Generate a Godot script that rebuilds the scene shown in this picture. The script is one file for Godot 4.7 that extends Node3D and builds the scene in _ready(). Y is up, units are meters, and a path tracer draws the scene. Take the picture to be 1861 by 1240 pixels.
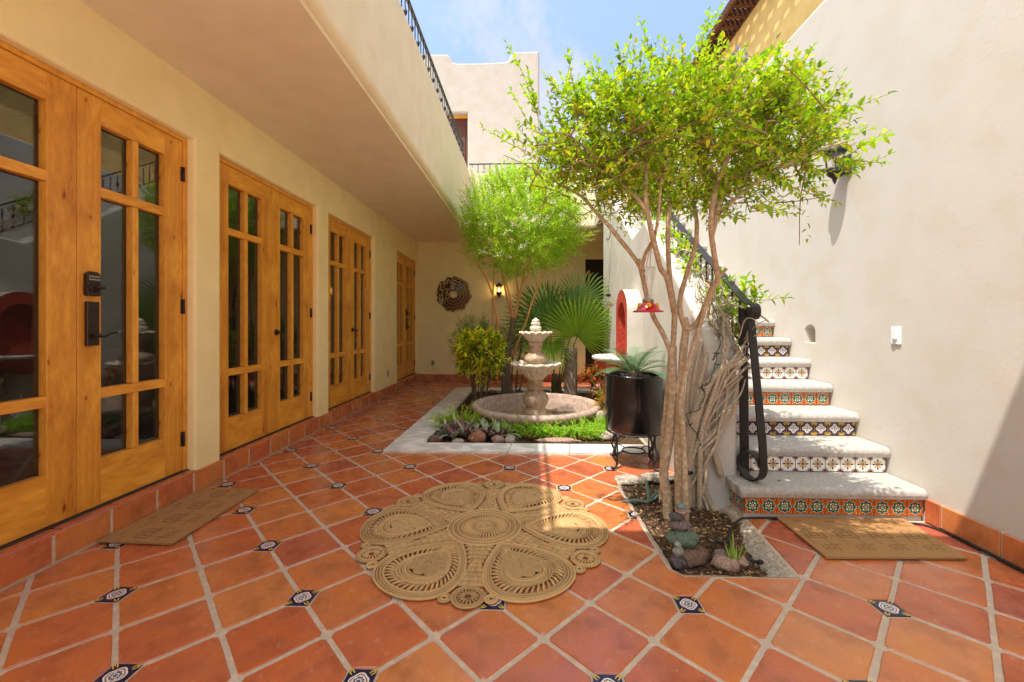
extends Node3D
# A sunny stucco courtyard with terracotta paving, a planted fountain and a tiled staircase.
# Axes: x to the right, y up, -z into the courtyard. 2-D plans use (x, d) with d = -z.

var rng := RandomNumberGenerator.new()
var taken := {}
var kids := {}
var M := {}

func _ready() -> void:
	rng.seed = 20240611
	# ---- camera, sky, sun, exposure
	var cam := Camera3D.new()
	cam.name = "camera"
	add_child(cam)
	cam.position = V(0, 1.30, 0)
	cam.rotation.y = deg_to_rad(2.12)
	cam.near = 0.05
	cam.far = 400.0
	cam.set_frustum(0.05 * 1240.0 / 757.5, Vector2(-7.5, -31.5) / 757.5 * 0.05, 0.05, 400.0)
	cam.current = true
	var we := WorldEnvironment.new()
	we.name = "environment"
	add_child(we)
	var env := Environment.new()
	env.background_mode = Environment.BG_SKY
	var sky := Sky.new()
	var sm := PhysicalSkyMaterial.new()
	sm.energy_multiplier = 4.0
	sm.turbidity = 10.0
	sm.rayleigh_coefficient = 4.0
	sm.rayleigh_color = Color(0.24, 0.39, 0.70)
	sm.mie_coefficient = 0.055
	sm.mie_eccentricity = 0.8
	sm.mie_color = Color(0.92, 0.89, 0.84)
	sm.night_sky = sky_cover()
	sm.ground_color = Color(0.5, 0.42, 0.34)
	sky.sky_material = sm
	env.sky = sky
	env.tonemap_mode = Environment.TONE_MAPPER_LINEAR
	env.tonemap_exposure = 3.2
	env.sdfgi_enabled = true
	env.ssao_enabled = true
	env.ssil_enabled = true
	we.environment = env
	var sun := DirectionalLight3D.new()
	sun.name = "sun"
	add_child(sun)
	sun.light_energy = 0.6
	sun.light_color = Color(1.0, 0.975, 0.94)
	sun.light_angular_distance = 0.5
	sun.shadow_enabled = true
	sun.look_at_from_position(V(0, 30, 0), V(0, 30, 0) + V(0.308, -1.0, -0.33), Vector3.FORWARD)
	# ---- the place
	make_materials()
	paving()
	house_left()
	back_house()
	tower()
	right_wall()
	rear_building()
	stairs()
	balcony_rail("balcony_railing", "black wrought iron railing along the parapet of the left terrace", V(-1.345, 4.36, 0.3), V(-1.345, 4.36, -8.2), 0.46, 0.125)
	balcony_rail("balcony_railing", "thin black iron railing on the back balcony", V(-1.25, 4.05, -8.30), V(1.25, 4.05, -8.30), 0.44, 0.12)
	planter()
	fountain()
	pot_and_stand()
	wall_things()
	rug()
	doormat("tan doormat with stamped diamonds before the nearest glass doors", [Vector2(-2.572, 3.165), Vector2(-2.565, 2.37), Vector2(-2.10, 2.36), Vector2(-2.115, 3.16)], false)
	doormat("tan doormat with stamped diamonds at the foot of the tiled stairs", [Vector2(1.627, 2.838), Vector2(2.45, 2.838), Vector2(2.39, 2.375), Vector2(1.622, 2.352)], false)
	rocks_all()
	small_things()
	flowering_tree()
	small_tree()
	fan_palm()
	low_plants()
	climber()

func rr(a: float, b: float) -> float:
	return rng.randf_range(a, b)

func V(x: float, y: float, z: float) -> Vector3:
	return Vector3(x, y, z)

# ---------- naming and grouping ----------
func numbered(n: String) -> String:
	var k: int = taken.get(n, 0)
	taken[n] = k + 1
	return n if k == 0 else "%s_%03d" % [n, k]

func tag(o: Node, label: String, category: String, group := "", kind := "") -> void:
	if label != "": o.set_meta("label", label)
	if category != "": o.set_meta("category", category)
	if group != "": o.set_meta("group", group)
	if kind != "": o.set_meta("kind", kind)

func thing(n: String, label: String, category: String, at := Vector3.ZERO, group := "", turn := 0.0) -> Node3D:
	var o := Node3D.new()
	o.name = numbered(n)
	add_child(o)
	o.position = at
	o.rotation.y = turn
	tag(o, label, category, group)
	return o

func kid_name(p: Node, n: String) -> String:
	var key := str(p.get_instance_id()) + n
	var k: int = kids.get(key, 0)
	kids[key] = k + 1
	return n if k == 0 else "%s_%03d" % [n, k]

func mesh_of(s) -> Mesh:
	if s is SurfaceTool:
		s.generate_normals()
		return s.commit()
	return s

# a part authored in the thing's own coordinates
func part(p: Node3D, n: String, s, m: Material, at := Transform3D(), label := "") -> MeshInstance3D:
	var o := MeshInstance3D.new()
	o.name = kid_name(p, n)
	o.mesh = mesh_of(s)
	if m: o.material_override = m
	o.transform = at
	if label != "": o.set_meta("label", label)
	p.add_child(o)
	return o

# a part authored in world coordinates (its thing is neither turned nor scaled)
func wpart(p: Node3D, n: String, s, m: Material, label := "") -> MeshInstance3D:
	var off := Vector3.ZERO
	var q: Node = p
	while q is Node3D and q != self:
		off += (q as Node3D).position
		q = q.get_parent()
	return part(p, n, s, m, Transform3D(Basis(), -off), label)

func single(n: String, s, m: Material, label: String, category: String, at := Vector3.ZERO, group := "", kind := "") -> MeshInstance3D:
	var o := MeshInstance3D.new()
	o.name = numbered(n)
	o.mesh = mesh_of(s)
	if m: o.material_override = m
	add_child(o)
	o.position = at
	tag(o, label, category, group, kind)
	return o

# leaves, needles and chips joined into one mesh
func many(p: Node3D, n: String, mesh: Mesh, m: Material, xf: Array, cols: Array, kind := "") -> MeshInstance3D:
	var src := mesh.surface_get_arrays(0)
	var v0: PackedVector3Array = src[Mesh.ARRAY_VERTEX]
	var n0: PackedVector3Array = src[Mesh.ARRAY_NORMAL]
	var vs := PackedVector3Array()
	var ns := PackedVector3Array()
	var cs := PackedColorArray()
	var one := PackedColorArray()
	one.resize(v0.size())
	for i in xf.size():
		var t: Transform3D = xf[i]
		vs.append_array(t * v0)
		ns.append_array(Transform3D(t.basis.orthonormalized(), Vector3.ZERO) * n0)
		one.fill(cols[i])
		cs.append_array(one)
	var arr := []
	arr.resize(Mesh.ARRAY_MAX)
	arr[Mesh.ARRAY_VERTEX] = vs
	arr[Mesh.ARRAY_NORMAL] = ns
	arr[Mesh.ARRAY_COLOR] = cs
	var am := ArrayMesh.new()
	am.add_surface_from_arrays(Mesh.PRIMITIVE_TRIANGLES, arr)
	var o := part(p, n, am, m)
	if kind != "": o.set_meta("kind", kind)
	return o

# ---------- mesh helpers ----------
func S() -> SurfaceTool:
	var s := SurfaceTool.new()
	s.begin(Mesh.PRIMITIVE_TRIANGLES)
	s.set_smooth_group(-1)
	return s

func T(s: SurfaceTool, a: Vector3, b: Vector3, c: Vector3, flip := false) -> void:
	s.add_vertex(a)
	if flip:
		s.add_vertex(b); s.add_vertex(c)
	else:
		s.add_vertex(c); s.add_vertex(b)

func Q(s: SurfaceTool, a: Vector3, b: Vector3, c: Vector3, d: Vector3, flip := false) -> void:
	T(s, a, b, c, flip)
	T(s, a, c, d, flip)

func QO(s: SurfaceTool, a: Vector3, b: Vector3, c: Vector3, d: Vector3, out: Vector3) -> void:
	Q(s, a, b, c, d, (b - a).cross(c - a).dot(out) < 0.0)

func QU(s: SurfaceTool, a: Vector3, b: Vector3, c: Vector3, d: Vector3, out: Vector3) -> void:
	# a quad that carries the whole 0..1 picture; a is its lower left corner
	var flip := (b - a).cross(c - a).dot(out) < 0.0
	var p := [a, b, c, a, c, d]
	var uv := [Vector2(0, 1), Vector2(1, 1), Vector2(1, 0), Vector2(0, 1), Vector2(1, 0), Vector2(0, 0)]
	for k in [0, 3]:
		for j in ([0, 1, 2] if flip else [0, 2, 1]):
			s.set_uv(uv[k + j])
			s.add_vertex(p[k + j])

func box(s: SurfaceTool, c: Vector3, e: Vector3, bev := 0.0, b := Basis()) -> void:
	var h := e * 0.5
	s.set_smooth_group(-1)
	for ax in 3:
		var u := (ax + 1) % 3
		var v := (ax + 2) % 3
		for sg in [-1.0, 1.0]:
			var out := Vector3.ZERO
			out[ax] = sg
			var pts := []
			for k in [[-1, -1], [1, -1], [1, 1], [-1, 1]]:
				var p := Vector3.ZERO
				p[ax] = sg * h[ax]
				p[u] = k[0] * (h[u] - bev)
				p[v] = k[1] * (h[v] - bev)
				pts.append(c + b * p)
			QO(s, pts[0], pts[1], pts[2], pts[3], b * out)
	if bev <= 0.0:
		return
	for ax in 3:
		var u := (ax + 1) % 3
		var v := (ax + 2) % 3
		for su in [-1.0, 1.0]:
			for sv in [-1.0, 1.0]:
				var pts := []
				for k in [[-1.0, 0], [1.0, 0], [1.0, 1], [-1.0, 1]]:
					var p := Vector3.ZERO
					p[ax] = k[0] * (h[ax] - bev)
					p[u] = su * (h[u] - (bev if k[1] == 0 else 0.0))
					p[v] = sv * (h[v] - (0.0 if k[1] == 0 else bev))
					pts.append(c + b * p)
				var out := Vector3.ZERO
				out[u] = su
				out[v] = sv
				QO(s, pts[0], pts[1], pts[2], pts[3], b * out)
	for sx in [-1.0, 1.0]:
		for sy in [-1.0, 1.0]:
			for sz in [-1.0, 1.0]:
				var sg := V(sx, sy, sz)
				var i := h - Vector3.ONE * bev
				var p0 := c + b * (V(h.x, i.y, i.z) * sg)
				var p1 := c + b * (V(i.x, h.y, i.z) * sg)
				var p2 := c + b * (V(i.x, i.y, h.z) * sg)
				T(s, p0, p1, p2, (p1 - p0).cross(p2 - p0).dot(b * sg) < 0.0)

func inset(poly: PackedVector2Array, d: float) -> PackedVector2Array:
	# counter-clockwise outline moved inwards
	var out := PackedVector2Array()
	var n := poly.size()
	for i in n:
		var e0 := (poly[i] - poly[(i + n - 1) % n]).normalized()
		var e1 := (poly[(i + 1) % n] - poly[i]).normalized()
		var n0 := Vector2(-e0.y, e0.x)
		var n1 := Vector2(-e1.y, e1.x)
		var m := n0 + n1
		var k := m.length_squared()
		out.append(poly[i] + (m * (2.0 / k) * d if k > 0.4 else n0 * d))
	return out

func ccw(poly: PackedVector2Array) -> PackedVector2Array:
	if Geometry2D.is_polygon_clockwise(poly):
		var p := poly.duplicate()
		p.reverse()
		return p
	return poly

func rounded(poly: PackedVector2Array, r: float, segs := 1) -> PackedVector2Array:
	var out := PackedVector2Array()
	var n := poly.size()
	for i in n:
		var a := poly[(i + n - 1) % n]
		var c := poly[(i + 1) % n]
		var p := poly[i]
		var k: float = minf(r, minf(p.distance_to(a), p.distance_to(c)) * 0.45)
		var p0 := p + (a - p).normalized() * k
		var p1 := p + (c - p).normalized() * k
		for j in segs + 1:
			var t := float(j) / segs
			out.append(p0.lerp(p, t).lerp(p.lerp(p1, t), t))
	return out

# a slab: the outline poly in the plane (o, ux, uy), swept by w; the far face (at w) gets a rounded rim
func prism(s: SurfaceTool, poly0: PackedVector2Array, o: Vector3, ux: Vector3, uy: Vector3, w: Vector3, bev := 0.0, segs := 1, both := false, back := true) -> void:
	var poly := ccw(poly0)
	var flip := ux.cross(uy).dot(w) < 0.0
	var wn := w.normalized()
	var wl := w.length()
	var rings := []
	if bev <= 0.0:
		rings = [[0.0, 0.0], [0.0, wl]]
	else:
		if both:
			for j in segs + 1:
				var a := PI / 2 * (1.0 - float(j) / segs)
				rings.append([bev * (1.0 - cos(a)), bev - bev * sin(a)])
		else:
			rings.append([0.0, 0.0])
		for j in segs + 1:
			var a := PI / 2 * j / segs
			rings.append([bev * (1.0 - cos(a)), wl - bev + bev * sin(a)])
	var prev := PackedVector3Array()
	var first2 := PackedVector2Array()
	var last2 := PackedVector2Array()
	for r in rings:
		var q2 := inset(poly, r[0]) if r[0] > 0.0 else poly
		var cur := PackedVector3Array()
		for p in q2:
			cur.append(o + ux * p.x + uy * p.y + wn * r[1])
		if prev.size():
			var n := cur.size()
			for i in n:
				var j := (i + 1) % n
				Q(s, prev[i], prev[j], cur[j], cur[i], flip)
		else:
			first2 = q2
		prev = cur
		last2 = q2
	var tri := Geometry2D.triangulate_polygon(last2)
	for i in range(0, tri.size(), 3):
		T(s, prev[tri[i]], prev[tri[i + 1]], prev[tri[i + 2]], flip != _cw(last2, tri, i))
	if back:
		tri = Geometry2D.triangulate_polygon(first2)
		var base := PackedVector3Array()
		for p in first2:
			base.append(o + ux * p.x + uy * p.y + wn * rings[0][1])
		for i in range(0, tri.size(), 3):
			T(s, base[tri[i]], base[tri[i + 1]], base[tri[i + 2]], flip == _cw(first2, tri, i))

func _cw(p: PackedVector2Array, t: PackedInt32Array, i: int) -> bool:
	return (p[t[i + 1]] - p[t[i]]).cross(p[t[i + 2]] - p[t[i]]) < 0.0

func curve(pts: Array, k := 4) -> PackedVector3Array:
	var out := PackedVector3Array()
	var n := pts.size()
	for i in n - 1:
		var a: Vector3 = pts[maxi(i - 1, 0)]
		var b: Vector3 = pts[i]
		var c: Vector3 = pts[i + 1]
		var d: Vector3 = pts[mini(i + 2, n - 1)]
		for j in k:
			out.append(b.cubic_interpolate(c, a, d, float(j) / k))
	out.append(pts[n - 1])
	return out

func tube(s: SurfaceTool, pts: PackedVector3Array, r0: float, r1: float, n := 6, closed := false, bump := 0.0, squash := 1.0) -> void:
	var m := pts.size()
	if m < 2: return
	s.set_smooth_group(1)
	var t0 := (pts[1] - pts[0]).normalized()
	var nor := t0.cross(Vector3.UP)
	if nor.length() < 0.05: nor = t0.cross(Vector3.RIGHT)
	nor = nor.normalized()
	var prev := PackedVector3Array()
	var start := PackedVector3Array()
	for i in m:
		var a := pts[(i + m - 1) % m] if closed else pts[maxi(i - 1, 0)]
		var b := pts[(i + 1) % m] if closed else pts[mini(i + 1, m - 1)]
		var t := (b - a).normalized()
		nor = (nor - t * nor.dot(t))
		if nor.length() < 0.001: nor = t.cross(Vector3.UP + Vector3(0.1, 0, 0.03))
		nor = nor.normalized()
		var bi := t.cross(nor)
		var r := lerpf(r0, r1, float(i) / (m - 1))
		if bump > 0.0: r *= 1.0 + rr(-bump, bump)
		var ring := PackedVector3Array()
		for j in n:
			var an := TAU * j / n
			ring.append(pts[i] + nor * cos(an) * r + bi * sin(an) * r * squash)
		if i > 0:
			for j in n:
				var j2 := (j + 1) % n
				Q(s, prev[j], prev[j2], ring[j2], ring[j])
		else:
			start = ring
		prev = ring
	if closed:
		# match the last ring to the first by nearest corner
		var best := 0
		for j in n:
			if prev[0].distance_to(start[j]) < prev[0].distance_to(start[best]): best = j
		for j in n:
			Q(s, prev[j], prev[(j + 1) % n], start[(j + 1 + best) % n], start[(j + best) % n])
	else:
		for j in range(1, n - 1):
			T(s, start[0], start[j + 1], start[j])
			T(s, prev[0], prev[j], prev[j + 1])

func bar(s: SurfaceTool, a: Vector3, b: Vector3, r: float, n := 6) -> void:
	tube(s, PackedVector3Array([a, b]), r, r, n)

# turned shape about a vertical axis; mod(angle, index) scales the radius
func lathe(s: SurfaceTool, prof: Array, n := 24, at := Vector3.ZERO, mod = null, lift = null, sharp := false) -> void:
	s.set_smooth_group(-1 if sharp else 2)
	var prev := PackedVector3Array()
	for i in prof.size():
		var ring := PackedVector3Array()
		for j in n:
			var a := TAU * j / n
			var r: float = prof[i].x
			var y: float = prof[i].y
			if mod != null: r *= mod.call(a, i)
			if lift != null: y += lift.call(a, i)
			ring.append(at + V(cos(a) * r, y, sin(a) * r))
		if i > 0:
			for j in n:
				var k := (j + 1) % n
				if prof[i].x < 1e-5 :
					T(s, prev[j], ring[j], prev[k])
				elif prof[i - 1].x < 1e-5:
					T(s, prev[j], ring[j], ring[k])
				else:
					Q(s, prev[j], ring[j], ring[k], prev[k])
		prev = ring

func lump(s: SurfaceTool, c: Vector3, e: Vector3, sd: int, rough := 0.22, n := 12, b := Basis()) -> void:
	# an irregular stone of half extents e
	var nz := FastNoiseLite.new()
	nz.seed = sd
	nz.frequency = 0.9
	nz.noise_type = FastNoiseLite.TYPE_SIMPLEX_SMOOTH
	s.set_smooth_group(3)
	var rows := n / 2
	var prev := PackedVector3Array()
	for i in rows + 1:
		var la := PI * i / rows - PI / 2
		var ring := PackedVector3Array()
		for j in n:
			var a := TAU * j / n
			var d := V(cos(la) * cos(a), sin(la), cos(la) * sin(a))
			if i == 0 or i == rows: d = V(0, sin(la), 0)
			var k := 1.0 + rough * nz.get_noise_3dv(d * 1.1) * 1.6 + rough * 0.4 * nz.get_noise_3dv(d * 3.0)
			ring.append(c + b * (d * e * k))
		if i > 0:
			for j in n:
				var k := (j + 1) % n
				if i == 1: T(s, prev[j], ring[j], ring[k])
				elif i == rows: T(s, prev[j], ring[j], prev[k])
				else: Q(s, prev[j], ring[j], ring[k], prev[k])
		prev = ring

# a folded leaf along +Y, facing +Z
func leaf_mesh(l: float, w: float, fold := 0.25, droop := 0.12, widest := 0.4, base := 0.0) -> ArrayMesh:
	var s := S()
	s.set_smooth_group(1)
	var ys := [0.0, widest * 0.6, 0.42 + widest * 0.5, 1.0]
	var ws := [base, 0.9, 0.78, 0.0]
	var mid := []
	var le := []
	var ri := []
	for i in 4:
		var y: float = ys[i]
		var hw: float = ws[i] * w * 0.5
		var z := -droop * l * y * y
		mid.append(V(0, y * l, z))
		le.append(V(-hw, y * l, z + hw * fold * 2.0))
		ri.append(V(hw, y * l, z + hw * fold * 2.0))
	for i in 3:
		if i == 2:
			T(s, mid[2], mid[3], le[2]); T(s, mid[2], ri[2], mid[3])
		elif i == 0 and base <= 0.0:
			T(s, mid[0], mid[1], le[1]); T(s, mid[0], ri[1], mid[1])
		else:
			Q(s, le[i], mid[i], mid[i + 1], le[i + 1])
			Q(s, mid[i], ri[i], ri[i + 1], mid[i + 1])
	s.generate_normals()
	return s.commit()

func leaf_at(p: Vector3, dir: Vector3, up: Vector3, sc: float) -> Transform3D:
	var y := dir.normalized()
	var z := up - y * up.dot(y)
	if z.length() < 0.02: z = y.cross(V(0.3, 0.2, 0.9))
	z = z.normalized()
	return Transform3D(Basis(y.cross(z), y, z).scaled(Vector3.ONE * sc), p)

func rdir() -> Vector3:
	var z := rr(-1, 1)
	var a := rr(0, TAU)
	var r := sqrt(1.0 - z * z)
	return V(r * cos(a), z, r * sin(a))

func vary(c: Color, k: float) -> Color:
	var f := 1.0 + rr(-k, k)
	return Color(c.r * f * (1.0 + rr(-k, k) * 0.4), c.g * f, c.b * f * (1.0 + rr(-k, k) * 0.5))

# ---------- materials ----------
func mat(c: Color, rough := 0.8, spec := 0.5) -> StandardMaterial3D:
	var m := StandardMaterial3D.new()
	m.albedo_color = c.linear_to_srgb()
	m.roughness = rough
	m.metallic_specular = spec
	return m

func C(r: float, g: float, b: float) -> Color:   # an sRGB colour 0..255 as linear values
	return Color(r / 255.0, g / 255.0, b / 255.0).srgb_to_linear()

func noise(sd: int, freq: float, oct := 4, type := FastNoiseLite.TYPE_SIMPLEX_SMOOTH, warp := 0.0) -> FastNoiseLite:
	var n := FastNoiseLite.new()
	n.seed = sd
	n.noise_type = type
	n.frequency = freq
	n.fractal_octaves = oct
	if warp > 0.0:
		n.domain_warp_enabled = true
		n.domain_warp_amplitude = warp
		n.domain_warp_frequency = freq * 0.7
	return n

func ntex(n: FastNoiseLite, size: int, ramp: Array = []) -> NoiseTexture2D:
	var t := NoiseTexture2D.new()
	t.width = size
	t.height = size
	t.seamless = true
	t.noise = n
	if ramp.size():
		var g := Gradient.new()
		var off := PackedFloat32Array()
		var col := PackedColorArray()
		for r in ramp:
			off.append(r[0])
			col.append(r[1])
		g.offsets = off
		g.colors = col
		t.color_ramp = g
	return t

func gy(v: float) -> Color:
	return Color(v, v, v)

func tri(m: StandardMaterial3D, sc: Vector3, world := true) -> StandardMaterial3D:
	m.uv1_triplanar = true
	m.uv1_world_triplanar = world
	m.uv1_scale = sc
	return m

func stucco(c: Color, sd: int, relief: float, lo := 0.9, scale := 0.55) -> StandardMaterial3D:
	var m := mat(c, 0.93, 0.3)
	m.albedo_texture = ntex(noise(sd, 0.006, 5, FastNoiseLite.TYPE_SIMPLEX_SMOOTH, 30.0), 768, [[0.2, Color(lo, lo * 0.99, lo * 0.975)], [0.5, gy(0.5 + lo * 0.5)], [0.8, gy(1.0)]])
	m.heightmap_enabled = true
	m.heightmap_texture = ntex(noise(sd + 7, 0.045, 6, FastNoiseLite.TYPE_SIMPLEX_SMOOTH, 8.0), 1024)
	m.heightmap_scale = relief * 0.09
	return tri(m, Vector3.ONE * scale)

func stone(c: Color, sd: int, lo: float, relief: float, scale: float, rough := 0.85, freq := 0.02) -> StandardMaterial3D:
	var m := mat(c, rough, 0.4)
	m.albedo_texture = ntex(noise(sd, freq, 5, FastNoiseLite.TYPE_SIMPLEX_SMOOTH, 20.0), 512, [[0.25, gy(lo)], [0.5, gy(0.5 + lo * 0.45)], [0.75, gy(1.0)]])
	m.heightmap_enabled = true
	m.heightmap_texture = ntex(noise(sd + 3, freq * 2.5, 5), 512)
	m.heightmap_scale = relief * 0.4
	return tri(m, Vector3.ONE * scale)

func wood_image() -> Image:
	var w := 256
	var h := 768
	var im := Image.create(w, h, false, Image.FORMAT_RGB8)
	var n1 := noise(5, 0.012, 3)
	var n2 := noise(9, 0.05, 3)
	var n3 := noise(14, 0.25, 2)
	var knots := [Vector3(60, 120, 7), Vector3(190, 300, 4), Vector3(100, 520, 6), Vector3(225, 660, 4), Vector3(30, 700, 3), Vector3(150, 60, 3), Vector3(18, 400, 3.5)]
	for y in h:
		for x in w:
			# seamless by blending two shifted samples
			var fx := float(x) / w
			var fy := float(y) / h
			var warp := 0.0
			var dark := 0.0
			for k in knots:
				var dx: float = x - k.x
				var dy: float = (y - k.y) * 0.42
				var d := sqrt(dx * dx + dy * dy)
				var r: float = k.z
				warp += signf(dx) * r * 3.0 * exp(-d / (r * 3.2))
				dark += 0.75 * exp(-(d * d) / (r * r * 0.6)) + 0.22 * exp(-d / (r * 2.6))
			var cx := cos(TAU * fx) * 40.0
			var sx := sin(TAU * fx) * 40.0
			var cy := sin(TAU * fy) * 38.0
			var big := n1.get_noise_3d(cx, sx, cy * 1.2)
			var g := n2.get_noise_2d((x + warp) * 1.0, cy * 1.1)
			var fine := n3.get_noise_2d((x + warp) * 2.2, y * 0.10)
			var edge: float = clampf(minf(fx, 1.0 - fx) * 12.0, 0.0, 1.0)
			var v := 0.66 + big * 0.46 + g * 0.20 * edge + fine * 0.20
			v = clampf(v - dark * 0.7, 0.02, 1.0)
			var c := Color(0.72, 0.46, 0.16).lerp(Color(1.0, 0.82, 0.42), v)
			if v < 0.3: c = c.lerp(Color(0.40, 0.20, 0.07), (0.3 - v) * 2.2)
			im.set_pixel(x, y, c)
	return im

func mix3(a: Color, b: Color, e: float) -> Color:
	return a.lerp(b, clampf(e, 0.0, 1.0))

func band(d: float, w: float, soft := 0.03) -> float:
	return 1.0 - smoothstep(w, w + soft, absf(d))

func inside(d: float, soft := 0.03) -> float:
	return 1.0 - smoothstep(-soft, soft, d)

func talavera(kind: int) -> Image:
	var n := 112
	var im := Image.create(n, n, false, Image.FORMAT_RGB8)
	var nz := noise(kind + 40, 0.08, 3)
	for y in n:
		for x in n:
			var wob := nz.get_noise_2d(x, y) * 0.03
			var u := absf((x + 0.5) / n * 2.0 - 1.0) + wob * 0.6
			var v := absf((y + 0.5) / n * 2.0 - 1.0) + wob * 0.6
			var r := sqrt(u * u + v * v)
			var a := atan2(v, u)
			var c: Color
			if kind == 0:
				c = Color8(196, 96, 30)
				var white := Color8(232, 226, 210)
				var l := maxf(absf(u - 0.80), absf(v - 0.80)) - 0.15
				var l2 := maxf(absf(u - 0.72), absf(v - 0.72)) - 0.10
				c = mix3(c, Color8(238, 160, 92), inside(maxf(l, -l2)))
				c = mix3(c, Color8(150, 66, 16), band(l, 0.02))
				var st := r - (0.76 + 0.085 * cos(8.0 * a))
				c = mix3(c, white, inside(st - 0.055))
				c = mix3(c, Color8(26, 100, 84), inside(st))
				c = mix3(c, white, inside(sqrt((u - 0.31) ** 2 + (v - 0.31) ** 2) - 0.13) * inside(u + v - 0.72))
				var q := minf(sqrt((u - 0.36) ** 2 + v * v), sqrt(u * u + (v - 0.36) ** 2))
				c = mix3(c, Color8(28, 70, 48), inside(q - 0.17))
				c = mix3(c, Color8(240, 176, 96), inside(q - 0.105))
				c = mix3(c, white, inside(maxf(u, v) - 0.15))
				c = mix3(c, Color8(20, 28, 60), inside(r - 0.075))
				var dm := minf(absf(u - 1.0) + v * 1.2, absf(v - 1.0) + u * 1.2)
				c = mix3(c, white, inside(dm - 0.20))
				c = mix3(c, Color8(22, 26, 66), inside(dm - 0.13))
			elif kind == 1 or kind == 3:
				c = Color8(52, 30, 56) if kind == 1 else Color8(30, 26, 62)
				var white := Color8(236, 230, 222)
				var lobe := 0.58 + 0.12 * cos(4.0 * a) if kind == 1 else 0.56 + 0.11 * absf(cos(2.0 * a))
				var st := r - lobe
				c = mix3(c, white, band(st, 0.05))
				c = mix3(c, white, band(st + 0.19, 0.03))
				if kind == 3: c = mix3(c, Color8(176, 88, 60), band(st + 0.085, 0.022))
				var pet := r - (0.30 + 0.13 * cos(8.0 * a))
				c = mix3(c, white, band(pet, 0.035))
				c = mix3(c, white, inside(absf(r - 0.17) - 0.04))
				c = mix3(c, Color8(150, 110, 60), inside(r - 0.06))
				var s := u + v
				if u > 0.52 and v > 0.52:
					c = mix3(c, Color8(226, 182, 60), band(absf(u - v) - 0.17, 0.055) * inside(1.2 - s, 0.06))
					c = mix3(c, Color8(226, 182, 60), band(u - v, 0.05) * inside(1.62 - s, 0.04))
			else:
				c = Color8(236, 230, 218)
				var k := Vector2(u - 1.0, v - 1.0).length() - 0.40
				c = mix3(c, Color8(112, 44, 58), inside(k) * (1.0 - inside(absf(k + 0.10) - 0.03)))
				var yel := Color8(230, 178, 54)
				var blue := Color8(40, 40, 92)
				var p1 := Vector2((u - 0.27) * 1.0, (v - 0.27)).rotated(-PI / 4)
				var e1 := sqrt((p1.x / 0.20) ** 2 + (p1.y / 0.12) ** 2) - 1.0
				c = mix3(c, Color8(120, 70, 20), inside(e1 * 0.13 - 0.03))
				c = mix3(c, yel, inside(e1 * 0.13))
				for k2 in [Vector2(u, v), Vector2(v, u)]:
					var dr := Vector2(k2.x - 0.56, k2.y)
					var e2 := absf(dr.x) / 0.26 + absf(dr.y) / (0.15 if dr.x < 0.06 else 0.12) - 1.0
					c = mix3(c, blue, inside(e2 * 0.12))
					var ln := maxf(absf(k2.x - 0.2) - 0.18, k2.y - 0.03)
					c = mix3(c, blue, inside(ln))
				c = mix3(c, Color8(168, 48, 40), inside(r - 0.13))
			im.set_pixel(x, y, c)
	return im

func mat_image(im: Image, rough: float) -> StandardMaterial3D:
	var m := mat(Color(1, 1, 1), rough, 0.5)
	m.albedo_texture = ImageTexture.create_from_image(im)
	return m

func leafmat(bl: Color, rough := 0.5) -> StandardMaterial3D:
	var m := mat(Color(1, 1, 1), rough, 0.35)
	m.vertex_color_use_as_albedo = true
	m.backlight_enabled = true
	m.backlight = bl
	m.cull_mode = BaseMaterial3D.CULL_DISABLED
	return m

func mat_image_mat(im: Image, relief: float) -> StandardMaterial3D:
	var m := mat(C(184, 140, 92), 0.95, 0.2)
	m.albedo_texture = ImageTexture.create_from_image(im)
	m.rim_enabled = true
	m.rim = 0.25
	m.rim_tint = 0.6
	return m

func doormat_image() -> Image:
	# a coir mat with stamped diamonds and dashes; u runs along its length
	var w := 320
	var h := 200
	var im := Image.create(w, h, false, Image.FORMAT_RGB8)
	var nz := noise(77, 0.35, 2)
	for y in h:
		for x in w:
			var u := float(x) / w
			var v := float(y) / h
			var k := 0.0
			var cu := fposmod(u * 4.0, 1.0) - 0.5
			# outer row of small boxes
			for row in [0.20, 0.52]:
				var dv: float = v - row
				var bw := 0.20 if row < 0.4 else 0.27
				var bh := 0.055 if row < 0.4 else 0.085
				for sc in [1.0, 0.45]:
					var d := maxf(absf(cu) / (bw * sc), absf(dv) / (bh * sc)) - 1.0
					if absf(d) < 0.09 / sc: k = 1.0
			# dashed zigzag between the rows
			var zig := 0.37 + 0.10 * signf(sin(u * TAU * 4.0 + 0.6))
			if absf(v - zig) < 0.012 and fposmod(u * 60.0, 1.0) < 0.5: k = 1.0
			if absf(fposmod(u * 8.0 + 0.19, 1.0) - 0.5) < 0.045 and v > 0.27 and v < 0.47 and fposmod(v * 50.0, 1.0) < 0.5: k = 1.0
			zig = 0.71 + 0.06 * signf(sin(u * TAU * 4.0 + 2.1))
			if absf(v - zig) < 0.012 and fposmod(u * 60.0, 1.0) < 0.5: k = 1.0
			if absf(v - 0.86) < 0.03 and absf(cu) < 0.13 and fposmod(u * 50.0, 1.0) < 0.45: k = 1.0
			var g := 0.92 + nz.get_noise_2d(x * 2.0, y) * 0.10 - k * 0.27
			im.set_pixel(x, y, Color(g, g * 0.98, g * 0.96))
	return im

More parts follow.
